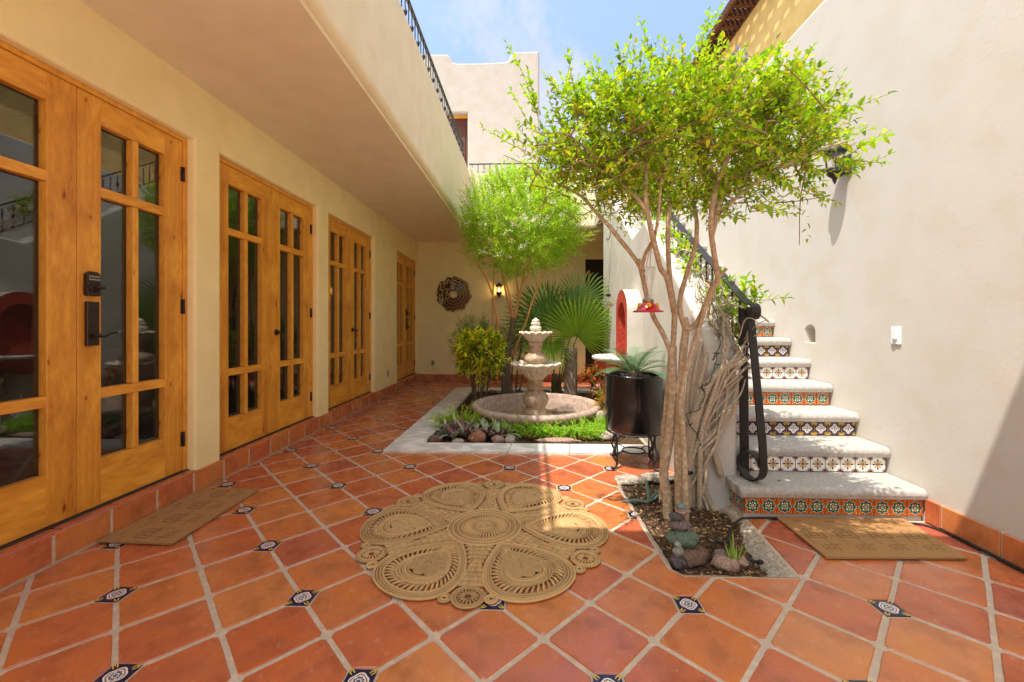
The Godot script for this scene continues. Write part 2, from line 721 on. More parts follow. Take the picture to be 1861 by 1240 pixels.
func make_materials() -> void:
	M.cream = stucco(C(252, 230, 172), 11, 0.35, 0.975)
	M.soffit = stucco(C(244, 218, 168), 17, 0.25, 0.985)
	M.fascia = stucco(C(242, 224, 192), 23, 0.5, 0.98)
	M.white = stucco(C(208, 200, 189), 31, 0.6, 0.985)
	M.side = stucco(C(204, 196, 184), 37, 0.6, 0.95)
	M.tower = stucco(C(186, 176, 166), 41, 0.4, 0.975)
	M.yellow = stucco(C(240, 204, 132), 43, 0.3, 0.94)
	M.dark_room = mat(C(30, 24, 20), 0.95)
	# terracotta: fired clay, sealed; several kiln tones
	var mottle := ntex(noise(51, 0.006, 5, FastNoiseLite.TYPE_SIMPLEX_SMOOTH, 60.0), 1024, [[0.15, Color(0.89, 0.86, 0.85)], [0.40, Color(0.96, 0.96, 0.97)], [0.6, Color(1, 0.97, 0.94)], [0.82, Color(1.0, 1.0, 0.86)]])
	var relief := ntex(noise(52, 0.010, 5), 512)
	var gloss := ntex(noise(53, 0.012, 5, FastNoiseLite.TYPE_SIMPLEX_SMOOTH, 30.0), 512, [[0.2, gy(0.38)], [0.8, gy(1.0)]])
	var scuff := ntex(noise(57, 0.022, 5, FastNoiseLite.TYPE_SIMPLEX_SMOOTH, 40.0), 1024, [[0.0, Color(0.5, 0.3, 0.2, 0.10)], [0.30, Color(0.7, 0.5, 0.4, 0.0)], [0.70, Color(0.85, 0.72, 0.60, 0.0)], [0.80, Color(0.88, 0.76, 0.64, 0.10)], [0.95, Color(0.92, 0.82, 0.72, 0.24)]])
	M.clay = []
	for t in [C(200, 110, 68), C(192, 101, 64), C(203, 118, 68), C(186, 96, 66), C(200, 116, 70), C(206, 127, 74), C(184, 97, 72), C(195, 104, 66)]:
		var m := mat(t, 0.40, 0.5)
		m.albedo_texture = mottle
		m.roughness_texture = gloss
		m.heightmap_enabled = true
		m.heightmap_texture = relief
		m.heightmap_scale = 0.12
		m.clearcoat_enabled = true
		m.clearcoat = 0.22
		m.clearcoat_roughness = 0.22
		m.detail_enabled = true
		m.detail_albedo = scuff
		m.detail_uv_layer = BaseMaterial3D.DETAIL_UV_1
		tri(m, Vector3.ONE * 0.8)
		m.uv1_offset = V(rr(0, 1), rr(0, 1), rr(0, 1))
		M.clay.append(m)
	M.grout = stone(C(208, 184, 160), 61, 0.94, 0.15, 1.6, 0.95)
	M.accent = mat_image(talavera(3), 0.25)
	M.tileA = mat_image(talavera(0), 0.25)
	M.tileB = mat_image(talavera(1), 0.25)
	M.tileC = mat_image(talavera(2), 0.25)
	M.kerb = stone(C(236, 226, 212), 63, 0.86, 0.10, 0.9, 0.85, 0.01)
	M.mortar = stone(C(206, 190, 168), 64, 0.7, 0.35, 1.8, 0.95, 0.04)
	M.tread = stone(C(194, 186, 176), 65, 0.88, 0.10, 1.2, 0.9, 0.05)
	M.soil = stone(C(112, 84, 60), 67, 0.42, 1.5, 1.4, 1.0, 0.05)
	M.ground = mat(C(150, 128, 100), 1.0)
	var wi := wood_image()
	var wv := mat(C(252, 226, 172), 0.40, 0.5)
	wv.albedo_texture = ImageTexture.create_from_image(wi)
	M.wood_v = tri(wv, V(1.7, 0.56, 1.7))
	var wi2: Image = wi.duplicate()
	wi2.rotate_90(CLOCKWISE)
	var wh := mat(C(252, 224, 168), 0.40, 0.5)
	wh.albedo_texture = ImageTexture.create_from_image(wi2)
	M.wood_h = tri(wh, V(0.56, 1.7, 0.56))
	M.rubber = mat(C(52, 46, 42), 0.8)
	M.glass = mat(Color(1, 1, 1), 0.0, 0.68)
	M.glass.transparency = BaseMaterial3D.TRANSPARENCY_ALPHA
	M.glass.albedo_color = Color(0.92, 0.95, 0.94, 0.004)
	M.iron = mat(C(34, 32, 31), 0.5, 0.5)
	M.bronze = mat(C(58, 46, 38), 0.42, 0.6)
	M.bronze.metallic = 0.6
	M.plastic = mat(C(238, 238, 236), 0.35)
	M.steel = mat(C(168, 162, 152), 0.35)
	M.steel.metallic = 0.7
	M.darkdoor = stone(C(66, 44, 34), 71, 0.6, 0.1, 2.0, 0.6)
	M.mahogany = stone(C(112, 62, 44), 72, 0.7, 0.1, 2.0, 0.6)
	M.pergola = stone(C(112, 66, 36), 73, 0.55, 0.2, 3.0, 0.8)
	M.red = stone(C(196, 74, 52), 74, 0.85, 0.15, 1.5, 0.9)
	M.cantera = stone(C(232, 214, 190), 75, 0.84, 0.25, 2.2, 0.85, 0.012)
	M.cantera_wet = stone(C(208, 180, 148), 76, 0.76, 0.2, 1.8, 0.5, 0.012)
	M.basin = stone(C(198, 168, 148), 82, 0.74, 0.25, 1.6, 0.8, 0.015)
	M.bark = stone(C(216, 192, 158), 77, 0.76, 0.35, 2.4, 0.9, 0.02)
	M.bark_grey = stone(C(150, 128, 106), 78, 0.55, 1.0, 4.0, 0.95, 0.04)
	M.vine = stone(C(214, 194, 166), 79, 0.72, 0.5, 4.0, 0.95, 0.04)
	M.golden = mat(C(206, 150, 90), 0.8)
	M.twig = mat(C(150, 116, 78), 0.9)
	M.jute = stone(C(240, 192, 130), 80, 0.80, 0.35, 9.0, 0.95, 0.06)
	M.jute.vertex_color_use_as_albedo = true
	M.leaf = leafmat(Color(0.95, 1.0, 0.45))
	M.leaf_thick = leafmat(Color(0.3, 0.36, 0.15), 0.35)
	M.leaf_solid = leafmat(Color(0.12, 0.14, 0.06), 0.45)
	M.pot = mat(C(16, 15, 16), 0.2, 0.5)
	M.pot.clearcoat_enabled = true
	M.pot.clearcoat = 0.5
	M.pot.clearcoat_roughness = 0.12
	M.pebble = stone(C(120, 112, 104), 81, 0.6, 0.2, 5.0)
	M.redplastic = mat(C(206, 22, 34), 0.18, 0.6)
	M.yellowplastic = mat(C(244, 196, 30), 0.3)
	M.wire_green = mat(C(36, 70, 62), 0.5)
	M.doormat = mat_image_mat(doormat_image(), 0.2)
	M.cable = mat(C(34, 33, 34), 0.5)

# ---------- the paving ----------
func rect2(x0: float, d0: float, x1: float, d1: float) -> PackedVector2Array:
	return PackedVector2Array([Vector2(x0, d0), Vector2(x1, d0), Vector2(x1, d1), Vector2(x0, d1)])

var kerb_hole := PackedVector2Array()
var bed := PackedVector2Array([Vector2(0.72, 3.50), Vector2(0.70, 3.30), Vector2(0.735, 2.24), Vector2(0.79, 2.185), Vector2(1.375, 2.19), Vector2(1.43, 2.835), Vector2(1.415, 3.12), Vector2(1.25, 3.2), Vector2(1.25, 3.66)])
var stairs_hole := PackedVector2Array([Vector2(1.41, 2.84), Vector2(2.70, 2.84), Vector2(2.70, 9.0), Vector2(1.25, 9.0), Vector2(1.25, 3.15), Vector2(1.41, 3.10)])

func area(p: PackedVector2Array) -> float:
	var a := 0.0
	for i in p.size():
		a += p[i].cross(p[(i + 1) % p.size()])
	return absf(a) * 0.5

func bounds(p: PackedVector2Array) -> Rect2:
	var r := Rect2(p[0], Vector2.ZERO)
	for q in p: r = r.expand(q)
	return r

func clip_all(poly: PackedVector2Array, holes: Array) -> Array:
	var cur := [poly]
	for h in holes:
		var nxt := []
		for p in cur:
			if not bounds(p).grow(0.01).intersects(bounds(h)):
				nxt.append(p)
				continue
			for q in Geometry2D.clip_polygons(p, h):
				if not Geometry2D.is_polygon_clockwise(q) and area(q) > 0.0015: nxt.append(q)
		cur = nxt
	return cur

func tidy(p: PackedVector2Array) -> PackedVector2Array:
	var out := PackedVector2Array()
	for i in p.size():
		if out.size() == 0 or out[out.size() - 1].distance_to(p[i]) > 0.006: out.append(p[i])
	if out.size() > 2 and out[0].distance_to(out[out.size() - 1]) < 0.006: out.remove_at(out.size() - 1)
	return out

func paving() -> void:
	kerb_hole = rect2(-1.50, 4.165, 1.25, 8.33)
	var s := S()
	Q(s, V(-120, -0.6, 120), V(120, -0.6, 120), V(120, -0.6, -120), V(-120, -0.6, -120))
	single("ground", s, M.ground, "bare earth beneath and around the courtyard", "ground", Vector3.ZERO, "", "structure")
	# the grout bed shows in the joints
	s = S()
	for half in [rect2(-2.64, -0.8, 0.95, 9.5), rect2(0.95, -0.8, 2.65, 9.5)]:
		for p in clip_all(half, [bed, Geometry2D.offset_polygon(kerb_hole, -0.02)[0]]):
			prism(s, p, V(0, -0.12, 0), Vector3.RIGHT, Vector3.FORWARD, V(0, 0.115, 0))
	var fl := single("patio_floor", s, M.grout, "terracotta tiled courtyard floor with pale grout and small patterned inserts", "floor", Vector3.ZERO, "", "structure")
	s = S()
	box(s, V(-3.2, -0.06, 5.2), V(11.6, 0.11, 8.8))
	single("rear_court", s, M.kerb, "open pale paved court behind the viewpoint", "floor", Vector3.ZERO, "", "structure")
	var th := 0.7957
	var pitch := 0.3206
	var a := Vector2(cos(th), sin(th)) * pitch
	var b := Vector2(-sin(th), cos(th)) * pitch
	var o := Vector2(-1.0869, 1.9402)
	var holes := [Geometry2D.offset_polygon(bed, 0.012)[0], Geometry2D.offset_polygon(kerb_hole, 0.012)[0], stairs_hole]
	var outer := rect2(-2.572, -0.78, 2.572, 9.44)
	var tiles := []
	var accents := []
	var ang := th - PI / 4
	var ins := 0.0525
	for i in range(-14, 44):
		for j in range(-14, 44):
			var c: Vector2 = o + a * (i + 0.5) + b * (j + 0.5)
			if c.x < -3.0 or c.x > 3.0 or c.y < -1.2 or c.y > 9.9: continue
			var g := 0.0108
			var ga := a.normalized()
			var gb := b.normalized()
			var h := pitch * 0.5 - g
			var jit := Vector2(rr(-0.002, 0.002), rr(-0.002, 0.002))
			var poly := PackedVector2Array()
			for k in [[-1, -1], [1, -1], [1, 1], [-1, 1]]:
				poly.append(c + jit + ga * h * k[0] * (1.0 + rr(-0.008, 0.004)) + gb * h * k[1] * (1.0 + rr(-0.008, 0.004)))
			poly = rounded(poly, 0.014, 1)
			var res := Geometry2D.intersect_polygons(poly, outer)
			var cuts := holes.duplicate()
			for k in [[0, 0], [1, 0], [1, 1], [0, 1]]:
				if posmod(i + k[0], 2) == 0 and posmod(j + k[1], 2) == 0:
					var q: Vector2 = o + a * (i + k[0]) + b * (j + k[1])
					var e := ins + 0.009
					var ux := Vector2(cos(ang), sin(ang)) * e
					var uy := Vector2(-sin(ang), cos(ang)) * e
					cuts.append(PackedVector2Array([q - ux - uy, q + ux - uy, q + ux + uy, q - ux + uy]))
			for p in res:
				for q in clip_all(p, cuts):
					var t := tidy(q)
					if t.size() >= 3 and area(t) > 0.002: tiles.append(t)
			if posmod(i, 2) == 0 and posmod(j, 2) == 0:
				var q := o + a * i + b * j
				var ux := Vector2(cos(ang), sin(ang)) * ins
				var uy := Vector2(-sin(ang), cos(ang)) * ins
				var sq := PackedVector2Array([q - ux - uy, q + ux - uy, q + ux + uy, q - ux + uy])
				for p in Geometry2D.intersect_polygons(sq, outer):
					for r in clip_all(p, holes): accents.append([tidy(r), q])
	var key := func(p: PackedVector2Array) -> float:
		var c := Vector2.ZERO
		for q in p: c += q
		c /= p.size()
		return c.distance_to(Vector2(0.1, 0.6)) + (100.0 if c.y < 1.25 else 0.0)
	tiles.sort_custom(func(p, q): return key.call(p) < key.call(q))
	var rest := S()
	for n in tiles.size():
		var p: PackedVector2Array = tiles[n]
		var c := Vector2.ZERO
		for q in p: c += q
		c /= p.size()
		if n < 298:
			var loc := PackedVector2Array()
			for k in p.size():
				var q := p[k] - c
				var q2 := p[(k + 1) % p.size()] - c
				loc.append(q)
				var e := q2 - q
				if e.length() > 0.09:
					var nn := e.orthogonal().normalized()
					for f in [0.3, 0.7]: loc.append(q + e * (f + rr(-0.1, 0.1)) + nn * rr(-0.0016, 0.0016))
			s = S()
			prism(s, loc, V(0, -0.02, 0), Vector3.RIGHT, Vector3.FORWARD, V(0, 0.02, 0), 0.004, 1, false, false)
			var xf := Transform3D(Basis.from_euler(V(rr(-0.0022, 0.0022), 0, rr(-0.0022, 0.0022))), V(c.x, rr(-0.0012, 0.0008), -c.y))
			part(fl, "floor_tile", s, M.clay[rng.randi() % M.clay.size()], xf)
		else:
			prism(rest, p, V(0, -0.02 + rr(-0.001, 0.0005), 0), Vector3.RIGHT, Vector3.FORWARD, V(0, 0.02, 0), 0.004, 1, false, false)
	part(fl, "outlying_tiles", rest, M.clay[0]).set_meta("kind", "stuff")
	for acc in accents:
		var p: PackedVector2Array = acc[0]
		var q: Vector2 = acc[1]
		if p.size() < 3: continue
		s = S()
		var ux := Vector2(cos(ang), sin(ang))
		var uy := Vector2(-sin(ang), cos(ang))
		var t := Geometry2D.triangulate_polygon(p)
		for i in range(0, t.size(), 3):
			var idx := [t[i], t[i + 1], t[i + 2]]
			if _cw(p, t, i): idx = [t[i], t[i + 2], t[i + 1]]
			for k in [idx[0], idx[2], idx[1]]:
				var d: Vector2 = p[k] - q
				s.set_uv(Vector2(0.5 + d.dot(ux) / ins * 0.5, 0.5 - d.dot(uy) / ins * 0.5))
				s.add_vertex(V(d.x, 0.0, -d.y))
		for i in p.size():
			var k := (i + 1) % p.size()
			var d0 := p[i] - q
			var d1 := p[k] - q
			s.set_uv(Vector2(0.02, 0.5))
			Q(s, V(d0.x, -0.012, -d0.y), V(d1.x, -0.012, -d1.y), V(d1.x, 0, -d1.y), V(d0.x, 0, -d0.y))
		part(fl, "accent_tile", s, M.accent, Transform3D(Basis(), V(q.x, 0.0008, -q.y)))

# ---------- walls ----------
# a flat wall face with rectangular holes: plane point o, axes ux/uy, out = facing
func wall_face(s: SurfaceTool, o: Vector3, ux: Vector3, uy: Vector3, out: Vector3, r: Rect2, holes: Array) -> void:
	var us := [r.position.x, r.end.x]
	var vs := [r.position.y, r.end.y]
	for h in holes:
		us.append(h.position.x); us.append(h.end.x)
		vs.append(h.position.y); vs.append(h.end.y)
	us.sort(); vs.sort()
	s.set_smooth_group(-1)
	for i in us.size() - 1:
		if us[i + 1] - us[i] < 1e-4: continue
		for j in vs.size() - 1:
			if vs[j + 1] - vs[j] < 1e-4: continue
			var c := Vector2((us[i] + us[i + 1]) * 0.5, (vs[j] + vs[j + 1]) * 0.5)
			var cut := false
			for h in holes:
				if h.has_point(c): cut = true
			if cut: continue
			QO(s, o + ux * us[i] + uy * vs[j], o + ux * us[i + 1] + uy * vs[j], o + ux * us[i + 1] + uy * vs[j + 1], o + ux * us[i] + uy * vs[j + 1], out)

# the soft plaster edge of an opening and its reveal; sides in order left, top, right
func reveal(s: SurfaceTool, o: Vector3, ux: Vector3, uy: Vector3, out: Vector3, h: Rect2, fil: float, depth: float) -> void:
	s.set_smooth_group(5)
	var steps := 5
	var prev := []
	for k in steps + 2:
		var ins := 0.0
		var dep := 0.0
		if k <= steps:
			var a := PI / 2 * k / steps
			ins = fil * sin(a)
			dep = fil * (1.0 - cos(a))
		else:
			ins = fil
			dep = depth
		var p := [Vector2(h.position.x + ins, h.position.y), Vector2(h.position.x + ins, h.end.y - ins), Vector2(h.end.x - ins, h.end.y - ins), Vector2(h.end.x - ins, h.position.y)]
		var cur := []
		for q in p: cur.append(o + ux * q.x + uy * q.y - out * dep)
		if prev.size():
			var mid := o + ux * (h.position.x + h.size.x * 0.5) + uy * (h.position.y + h.size.y * 0.3)
			for i in 3:
				s.set_smooth_group(5 + i)
				var f: Vector3 = (cur[i] + cur[i + 1]) * 0.5
				QO(s, prev[i], prev[i + 1], cur[i + 1], cur[i], (mid - f).normalized() + out * 0.8)
		prev = cur

const XW := -2.60
var doors := [[1.57, 3.125, 2.725], [3.395, 4.975, 2.725], [5.26, 6.805, 2.725], [7.985, 9.43, 2.725]]   # depth from, depth to, top

func door_leaf(house: Node3D, d0: float, d1: float, label: String, hinge_at_far: bool) -> MeshInstance3D:
	# d0 is the edge nearer to the viewer; the face stands at x = -2.665
	var w := d1 - d0
	var y0 := 0.182
	var y1 := 2.688
	var x := -2.69
	var k := w / 0.735
	var st0 := 0.135 * k
	var st1 := 0.15 * k
	var mun := 0.042
	var t := 0.05
	var rows := [0.465, 0.84, 0.90, 2.085, 2.145, 2.53]
	var s := S()
	box(s, V(x, (y0 + y1) / 2, -(d0 + st0 / 2)), V(t, y1 - y0, st0), 0.002)
	box(s, V(x, (y0 + y1) / 2, -(d1 - st1 / 2)), V(t, y1 - y0, st1), 0.002)
	var m0 := d0 + st0
	var m1 := d1 - st1
	var mc := (m0 + m1) / 2
	for i in 3:
		box(s, V(x + 0.001, (rows[i * 2] + rows[i * 2 + 1]) / 2, -mc), V(t, rows[i * 2 + 1] - rows[i * 2] - 0.004, mun), 0.003)
	s.generate_normals()
	var am := s.commit()
	s = S()
	for r in [[y0, 0.465], [0.84, 0.90], [2.085, 2.145], [2.53, y1]]:
		box(s, V(x, (r[0] + r[1]) / 2, -mc), V(t - 0.001, r[1] - r[0], m1 - m0 - 0.0015), 0.002)
	s.generate_normals()
	am = s.commit(am)
	am.surface_set_material(0, M.wood_v)
	am.surface_set_material(1, M.wood_h)
	var o := Node3D.new()
	var door := MeshInstance3D.new()
	o.free()
	door.name = kid_name(house, "door")
	door.mesh = am
	door.set_meta("label", label)
	house.add_child(door)
	for i in 3:
		for j in 2:
			var a := m0 if j == 0 else mc + mun / 2
			var b := mc - mun / 2 if j == 0 else m1
			s = S()
			box(s, V(x - 0.015, (rows[i * 2] + rows[i * 2 + 1]) / 2, -(a + b) / 2), V(0.006, rows[i * 2 + 1] - rows[i * 2] + 0.008, b - a + 0.008))
			part(door, "pane", s, M.glass)
	var hz := -(d1 + 0.004) if hinge_at_far else -(d0 - 0.004)
	for y in [0.42, 1.43, 2.44]:
		s = S()
		tube(s, PackedVector3Array([V(x + 0.031, y - 0.055, hz), V(x + 0.031, y + 0.055, hz)]), 0.009, 0.009, 8)
		box(s, V(x + 0.026, y, hz + (0.012 if hinge_at_far else -0.012)), V(0.003, 0.11, 0.022))
		part(door, "hinge", s, M.bronze)
	return door

func lever(door: Node3D, y: float, d: float, toward: float, rose := true) -> void:
	var s := S()
	var x := -2.665
	if rose:
		# a round rose
		var rose_pts := PackedVector3Array([V(x, y, -d), V(x + 0.012, y, -d)])
		tube(s, rose_pts, 0.034, 0.030, 16)
	tube(s, PackedVector3Array([V(x + 0.005, y, -d), V(x + 0.055, y, -d)]), 0.012, 0.010, 10)
	tube(s, curve([V(x + 0.052, y - 0.004, -(d - toward * 0.01)), V(x + 0.060, y - 0.012, -(d + toward * 0.03)), V(x + 0.058, y + 0.006, -(d + toward * 0.07)), V(x + 0.05, y + 0.010, -(d + toward * 0.115))], 5), 0.012, 0.005, 8)
	part(door, "handle", s, M.bronze)

func house_left() -> void:
	var hs := thing("house_wing", "cream stucco house wing with four pairs of golden wood glass doors under a deep overhang", "house", V(-2.6, 0, -4))
	# wall face with door openings
	var holes := []
	var fil := 0.022
	for d in doors: holes.append(Rect2(d[0] - fil, -0.1, d[1] - d[0] + fil * 2, d[2] + fil + 0.1))
	var s := S()
	wall_face(s, V(XW, 0, 0), V(0, 0, -1), V(0, 1, 0), V(1, 0, 0), Rect2(-0.8, -0.1, 10.3, 3.30), holes)
	for h in holes: reveal(s, V(XW, 0, 0), V(0, 0, -1), V(0, 1, 0), V(1, 0, 0), h, fil, 0.20)
	wpart(hs, "wall", s, M.cream)
	# rooms behind the glass
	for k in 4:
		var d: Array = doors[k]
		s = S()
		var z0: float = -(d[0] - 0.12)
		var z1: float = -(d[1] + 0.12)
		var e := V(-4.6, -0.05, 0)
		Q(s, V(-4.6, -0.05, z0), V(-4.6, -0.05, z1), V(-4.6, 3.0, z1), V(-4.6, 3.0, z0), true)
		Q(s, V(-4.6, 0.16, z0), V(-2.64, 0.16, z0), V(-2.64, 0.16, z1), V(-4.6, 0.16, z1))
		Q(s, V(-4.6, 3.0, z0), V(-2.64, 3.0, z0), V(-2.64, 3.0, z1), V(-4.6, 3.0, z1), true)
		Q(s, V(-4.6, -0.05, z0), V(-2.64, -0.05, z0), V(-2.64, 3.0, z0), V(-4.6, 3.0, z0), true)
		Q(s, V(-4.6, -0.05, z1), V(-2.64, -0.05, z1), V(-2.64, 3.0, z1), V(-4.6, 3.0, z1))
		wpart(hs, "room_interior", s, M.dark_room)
	# the back and the top of the block, so that no daylight enters from behind
	s = S()
	box(s, V(-4.9, 1.6, -4.35), V(0.4, 3.4, 11.0))
	box(s, V(-3.9, 1.55, 0.7), V(2.62, 3.3, 0.2))
	wpart(hs, "rear_wall", s, M.cream)
	# the overhanging terrace: soffit, rounded lower edge, parapet
	s = S()
	var prof := PackedVector2Array([Vector2(-5.1, 3.16), Vector2(-1.335, 3.16)])
	for j in 7:
		var a := PI / 2 * j / 6
		prof.append(Vector2(-1.335 + 0.06 * sin(a), 3.26 - 0.07 * cos(a)))
	for j in 7:
		var a := PI / 2 * j / 6
		prof.append(Vector2(-1.335 + 0.06 * cos(a), 4.40 + 0.06 * sin(a)))
	for j in 4:
		var a := PI / 2 * j / 3
		prof.append(Vector2(-1.44 - 0.05 * sin(a), 4.41 + 0.05 * cos(a)))
	prof.append(Vector2(-1.50, 4.0))
	prof.append(Vector2(-5.1, 4.0))
	prism(s, prof, V(0, 0, 0.8), Vector3.RIGHT, Vector3.UP, V(0, 0, -8.995))
	wpart(hs, "terrace_parapet", s, M.fascia)
	# door frames and leaves
	var names := ["nearest the camera, with keypad lock", "second along the wall", "third along the wall", "last, beside the back corner"]
	for k in 4:
		var d: Array = doors[k]
		s = S()
		var fx := -2.688
		box(s, V(fx, 1.44, -(d[0] + 0.018)), V(0.062, 2.58, 0.034), 0.003)
		box(s, V(fx, 1.44, -(d[1] - 0.018)), V(0.062, 2.58, 0.034), 0.003)
		box(s, V(fx, d[2] - 0.017, -(d[0] + d[1]) / 2), V(0.062, 0.033, d[1] - d[0] - 0.072), 0.003)
		wpart(hs, "door_frame", s, M.wood_v)
		s = S()
		box(s, V(-2.68, 0.172, -(d[0] + d[1]) / 2), V(0.075, 0.014, d[1] - d[0] - 0.004), 0.002)
		wpart(hs, "threshold", s, M.rubber)
		var mid: float = (d[0] + d[1]) / 2
		var l0 := door_leaf(hs, d[0] + 0.038, mid - 0.002, "golden wood glass door leaf, near half of the pair " + names[k], false)
		var l1 := door_leaf(hs, mid + 0.002, d[1] - 0.038, "golden wood glass door leaf, far half of the pair " + names[k], true)
		for l in [l0, l1]: l.position = -hs.position
		if k == 0 or k == 3:
			var w := 0.072
			var dc := mid + 0.075
			var x := -2.665
			# the electronic keypad above
			s = S()
			var pl := PackedVector2Array([Vector2(dc - 0.036, 1.467), Vector2(dc + 0.036, 1.467), Vector2(dc + 0.040, 1.482), Vector2(dc + 0.040, 1.597), Vector2(dc + 0.02, 1.614), Vector2(dc - 0.02, 1.614), Vector2(dc - 0.040, 1.597), Vector2(dc - 0.040, 1.482)])
			prism(s, pl, V(x, 0, 0), V(0, 0, -1), Vector3.UP, V(0.026, 0, 0), 0.006, 2)
			tube(s, PackedVector3Array([V(x + 0.02, 1.517, -dc), V(x + 0.036, 1.517, -dc)]), 0.030, 0.026, 16)
			tube(s, PackedVector3Array([V(x + 0.03, 1.517, -dc), V(x + 0.062, 1.517, -dc)]), 0.014, 0.012, 12)
			box(s, V(x + 0.068, 1.517, -dc), V(0.02, 0.018, 0.044), 0.004)
			part(l1, "keypad_lock", s, M.bronze)
			s = S()
			for i in 5:
				for j in 2:
					box(s, V(x + 0.027, 1.584 - j * 0.018, -(dc + (i - 2) * 0.0135)), V(0.004, 0.010, 0.009), 0.001)
			part(l1, "keypad_button", s, M.steel).set_meta("kind", "stuff")
			s = S()
			box(s, V(x + 0.010, 1.30, -dc), V(0.02, 0.265, w), 0.003)
			for yy in [1.395, 1.375, 1.29, 1.20]:
				box(s, V(x + 0.0205, yy, -dc), V(0.004, 0.004, w * 0.62), 0.001)
			part(l1, "lock_plate", s, M.bronze)
			lever(l1, 1.235, dc, 1.0, false)
		else:
			lever(l1, 1.21, mid + 0.07, 1.0)
	# baseboard tiles: a row on edge, capped where the doors stand
	var n := 0
	var d := -1.9
	while d < 9.38:
		var l := minf(0.312, 9.44 - d)
		s = S()
		box(s, V(0, 0, 0), V(0.020, 0.158, l - 0.012), 0.004)
		wpart(hs, "baseboard_tile", s, M.clay[(n * 5 + (n / 3)) % M.clay.size()]).position += V(-2.588, 0.086, -(d + l / 2))
		d += 0.312
		n += 1
	for k in 4:
		d = doors[k][0] + 0.004
		while d < doors[k][1] - 0.05:
			var l := minf(0.312, doors[k][1] - 0.004 - d)
			s = S()
			box(s, V(0, 0, 0), V(0.062, 0.016, l - 0.012), 0.005)
			wpart(hs, "threshold_tile", s, M.clay[(n * 3 + 1) % M.clay.size()]).position += V(-2.612, 0.1655, -(d + l / 2))
			d += 0.312
			n += 1
	s = S()
	box(s, V(-2.602, 0.08, -3.5), V(0.022, 0.155, 11.9))
	for k in 4:
		box(s, V(-2.63, 0.078, -(doors[k][0] + doors[k][1]) / 2), V(0.10, 0.160, doors[k][1] - doors[k][0] - 0.002))
	wpart(hs, "baseboard_grout", s, M.grout)

func back_house() -> void:
	var hs := thing("house_wing", "cream back wall of the courtyard under a low balcony", "house", V(0, 0, -9.5))
	var s := S()
	wall_face(s, V(0, 0, -9.47), Vector3.RIGHT, Vector3.UP, V(0, 0, 1), Rect2(-2.62, -0.1, 5.3, 3.3), [Rect2(1.20, -0.2, 0.95, 2.98)])
	reveal(s, V(0, 0, -9.47), Vector3.RIGHT, Vector3.UP, V(0, 0, 1), Rect2(1.20, -0.1, 0.95, 2.88), 0.02, 0.12)
	wpart(hs, "wall", s, M.cream)
	# a dark panelled door deep in the passage
	s = S()
	box(s, V(1.675, 1.39, -9.56), V(0.91, 2.76, 0.05), 0.004)
	for i in 2:
		for j in 3:
			box(s, V(1.47 + i * 0.41, 0.5 + j * 0.85, -9.53), V(0.3, 0.68, 0.02), 0.008)
	var dr := wpart(hs, "door", s, M.darkdoor, "dark brown panelled door in the shaded passage")
	s = S()
	tube(s, PackedVector3Array([V(1.30, 1.75, -9.46), V(1.30, 2.5, -9.46)]), 0.022, 0.022, 8)
	for y in [1.8, 2.12, 2.45]:
		tube(s, PackedVector3Array([V(1.30, y - 0.02, -9.46), V(1.30, y + 0.02, -9.46)]), 0.032, 0.032, 10)
		bar(s, V(1.30, y, -9.46), V(1.30, y, -9.54), 0.012)
	wpart(hs, "door_pull", s, M.wood_v)
	# balcony slab with a scalloped parapet facing the court
	s = S()
	var prof := PackedVector2Array([Vector2(-9.8, 3.165), Vector2(-8.26, 3.165)])
	for j in 6:
		var a := PI / 2 * j / 5
		prof.append(Vector2(-8.26 + 0.06 * sin(a), 3.235 - 0.07 * cos(a)))
	prof.append(Vector2(-8.20, 3.98))
	prof.append(Vector2(-9.8, 3.98))
	prism(s, prof, V(-1.274, 0, 0), V(0, 0, 1), Vector3.UP, V(3.86, 0, 0))
	box(s, V(-3.2, 3.57, -9.0), V(3.84, 0.80, 1.6))
	wpart(hs, "balcony", s, M.fascia)
	s = S()
	var top := PackedVector2Array([Vector2(-1.28, 3.97), Vector2(1.25, 3.97)])
	for i in 41:
		var x := 1.25 - 2.53 * i / 40.0
		var e: float = absf(x + 0.0) - 0.52
		top.append(Vector2(x, 4.07 + 0.22 * smoothstep(0.0, 0.5, e) + (0.10 if e > 0.62 else 0.0)))
	prism(s, top, V(0, 0, -8.36), Vector3.RIGHT, Vector3.UP, V(0, 0, 0.158), 0.03, 3, true)
	wpart(hs, "parapet", s, M.fascia)
	var n := 0
	var x := -2.57
	while x < 1.16:
		var l := minf(0.312, 1.19 - x)
		s = S()
		box(s, V(0, 0, 0), V(l - 0.012, 0.140, 0.020), 0.004)
		wpart(hs, "baseboard_tile", s, M.clay[(n * 5 + 2) % M.clay.size()]).position += V(x + l / 2, 0.076, -9.458)
		x += 0.312
		n += 1
	s = S()
	box(s, V(-0.7, 0.07, -9.468), V(3.76, 0.136, 0.02))
	wpart(hs, "baseboard_grout", s, M.grout)

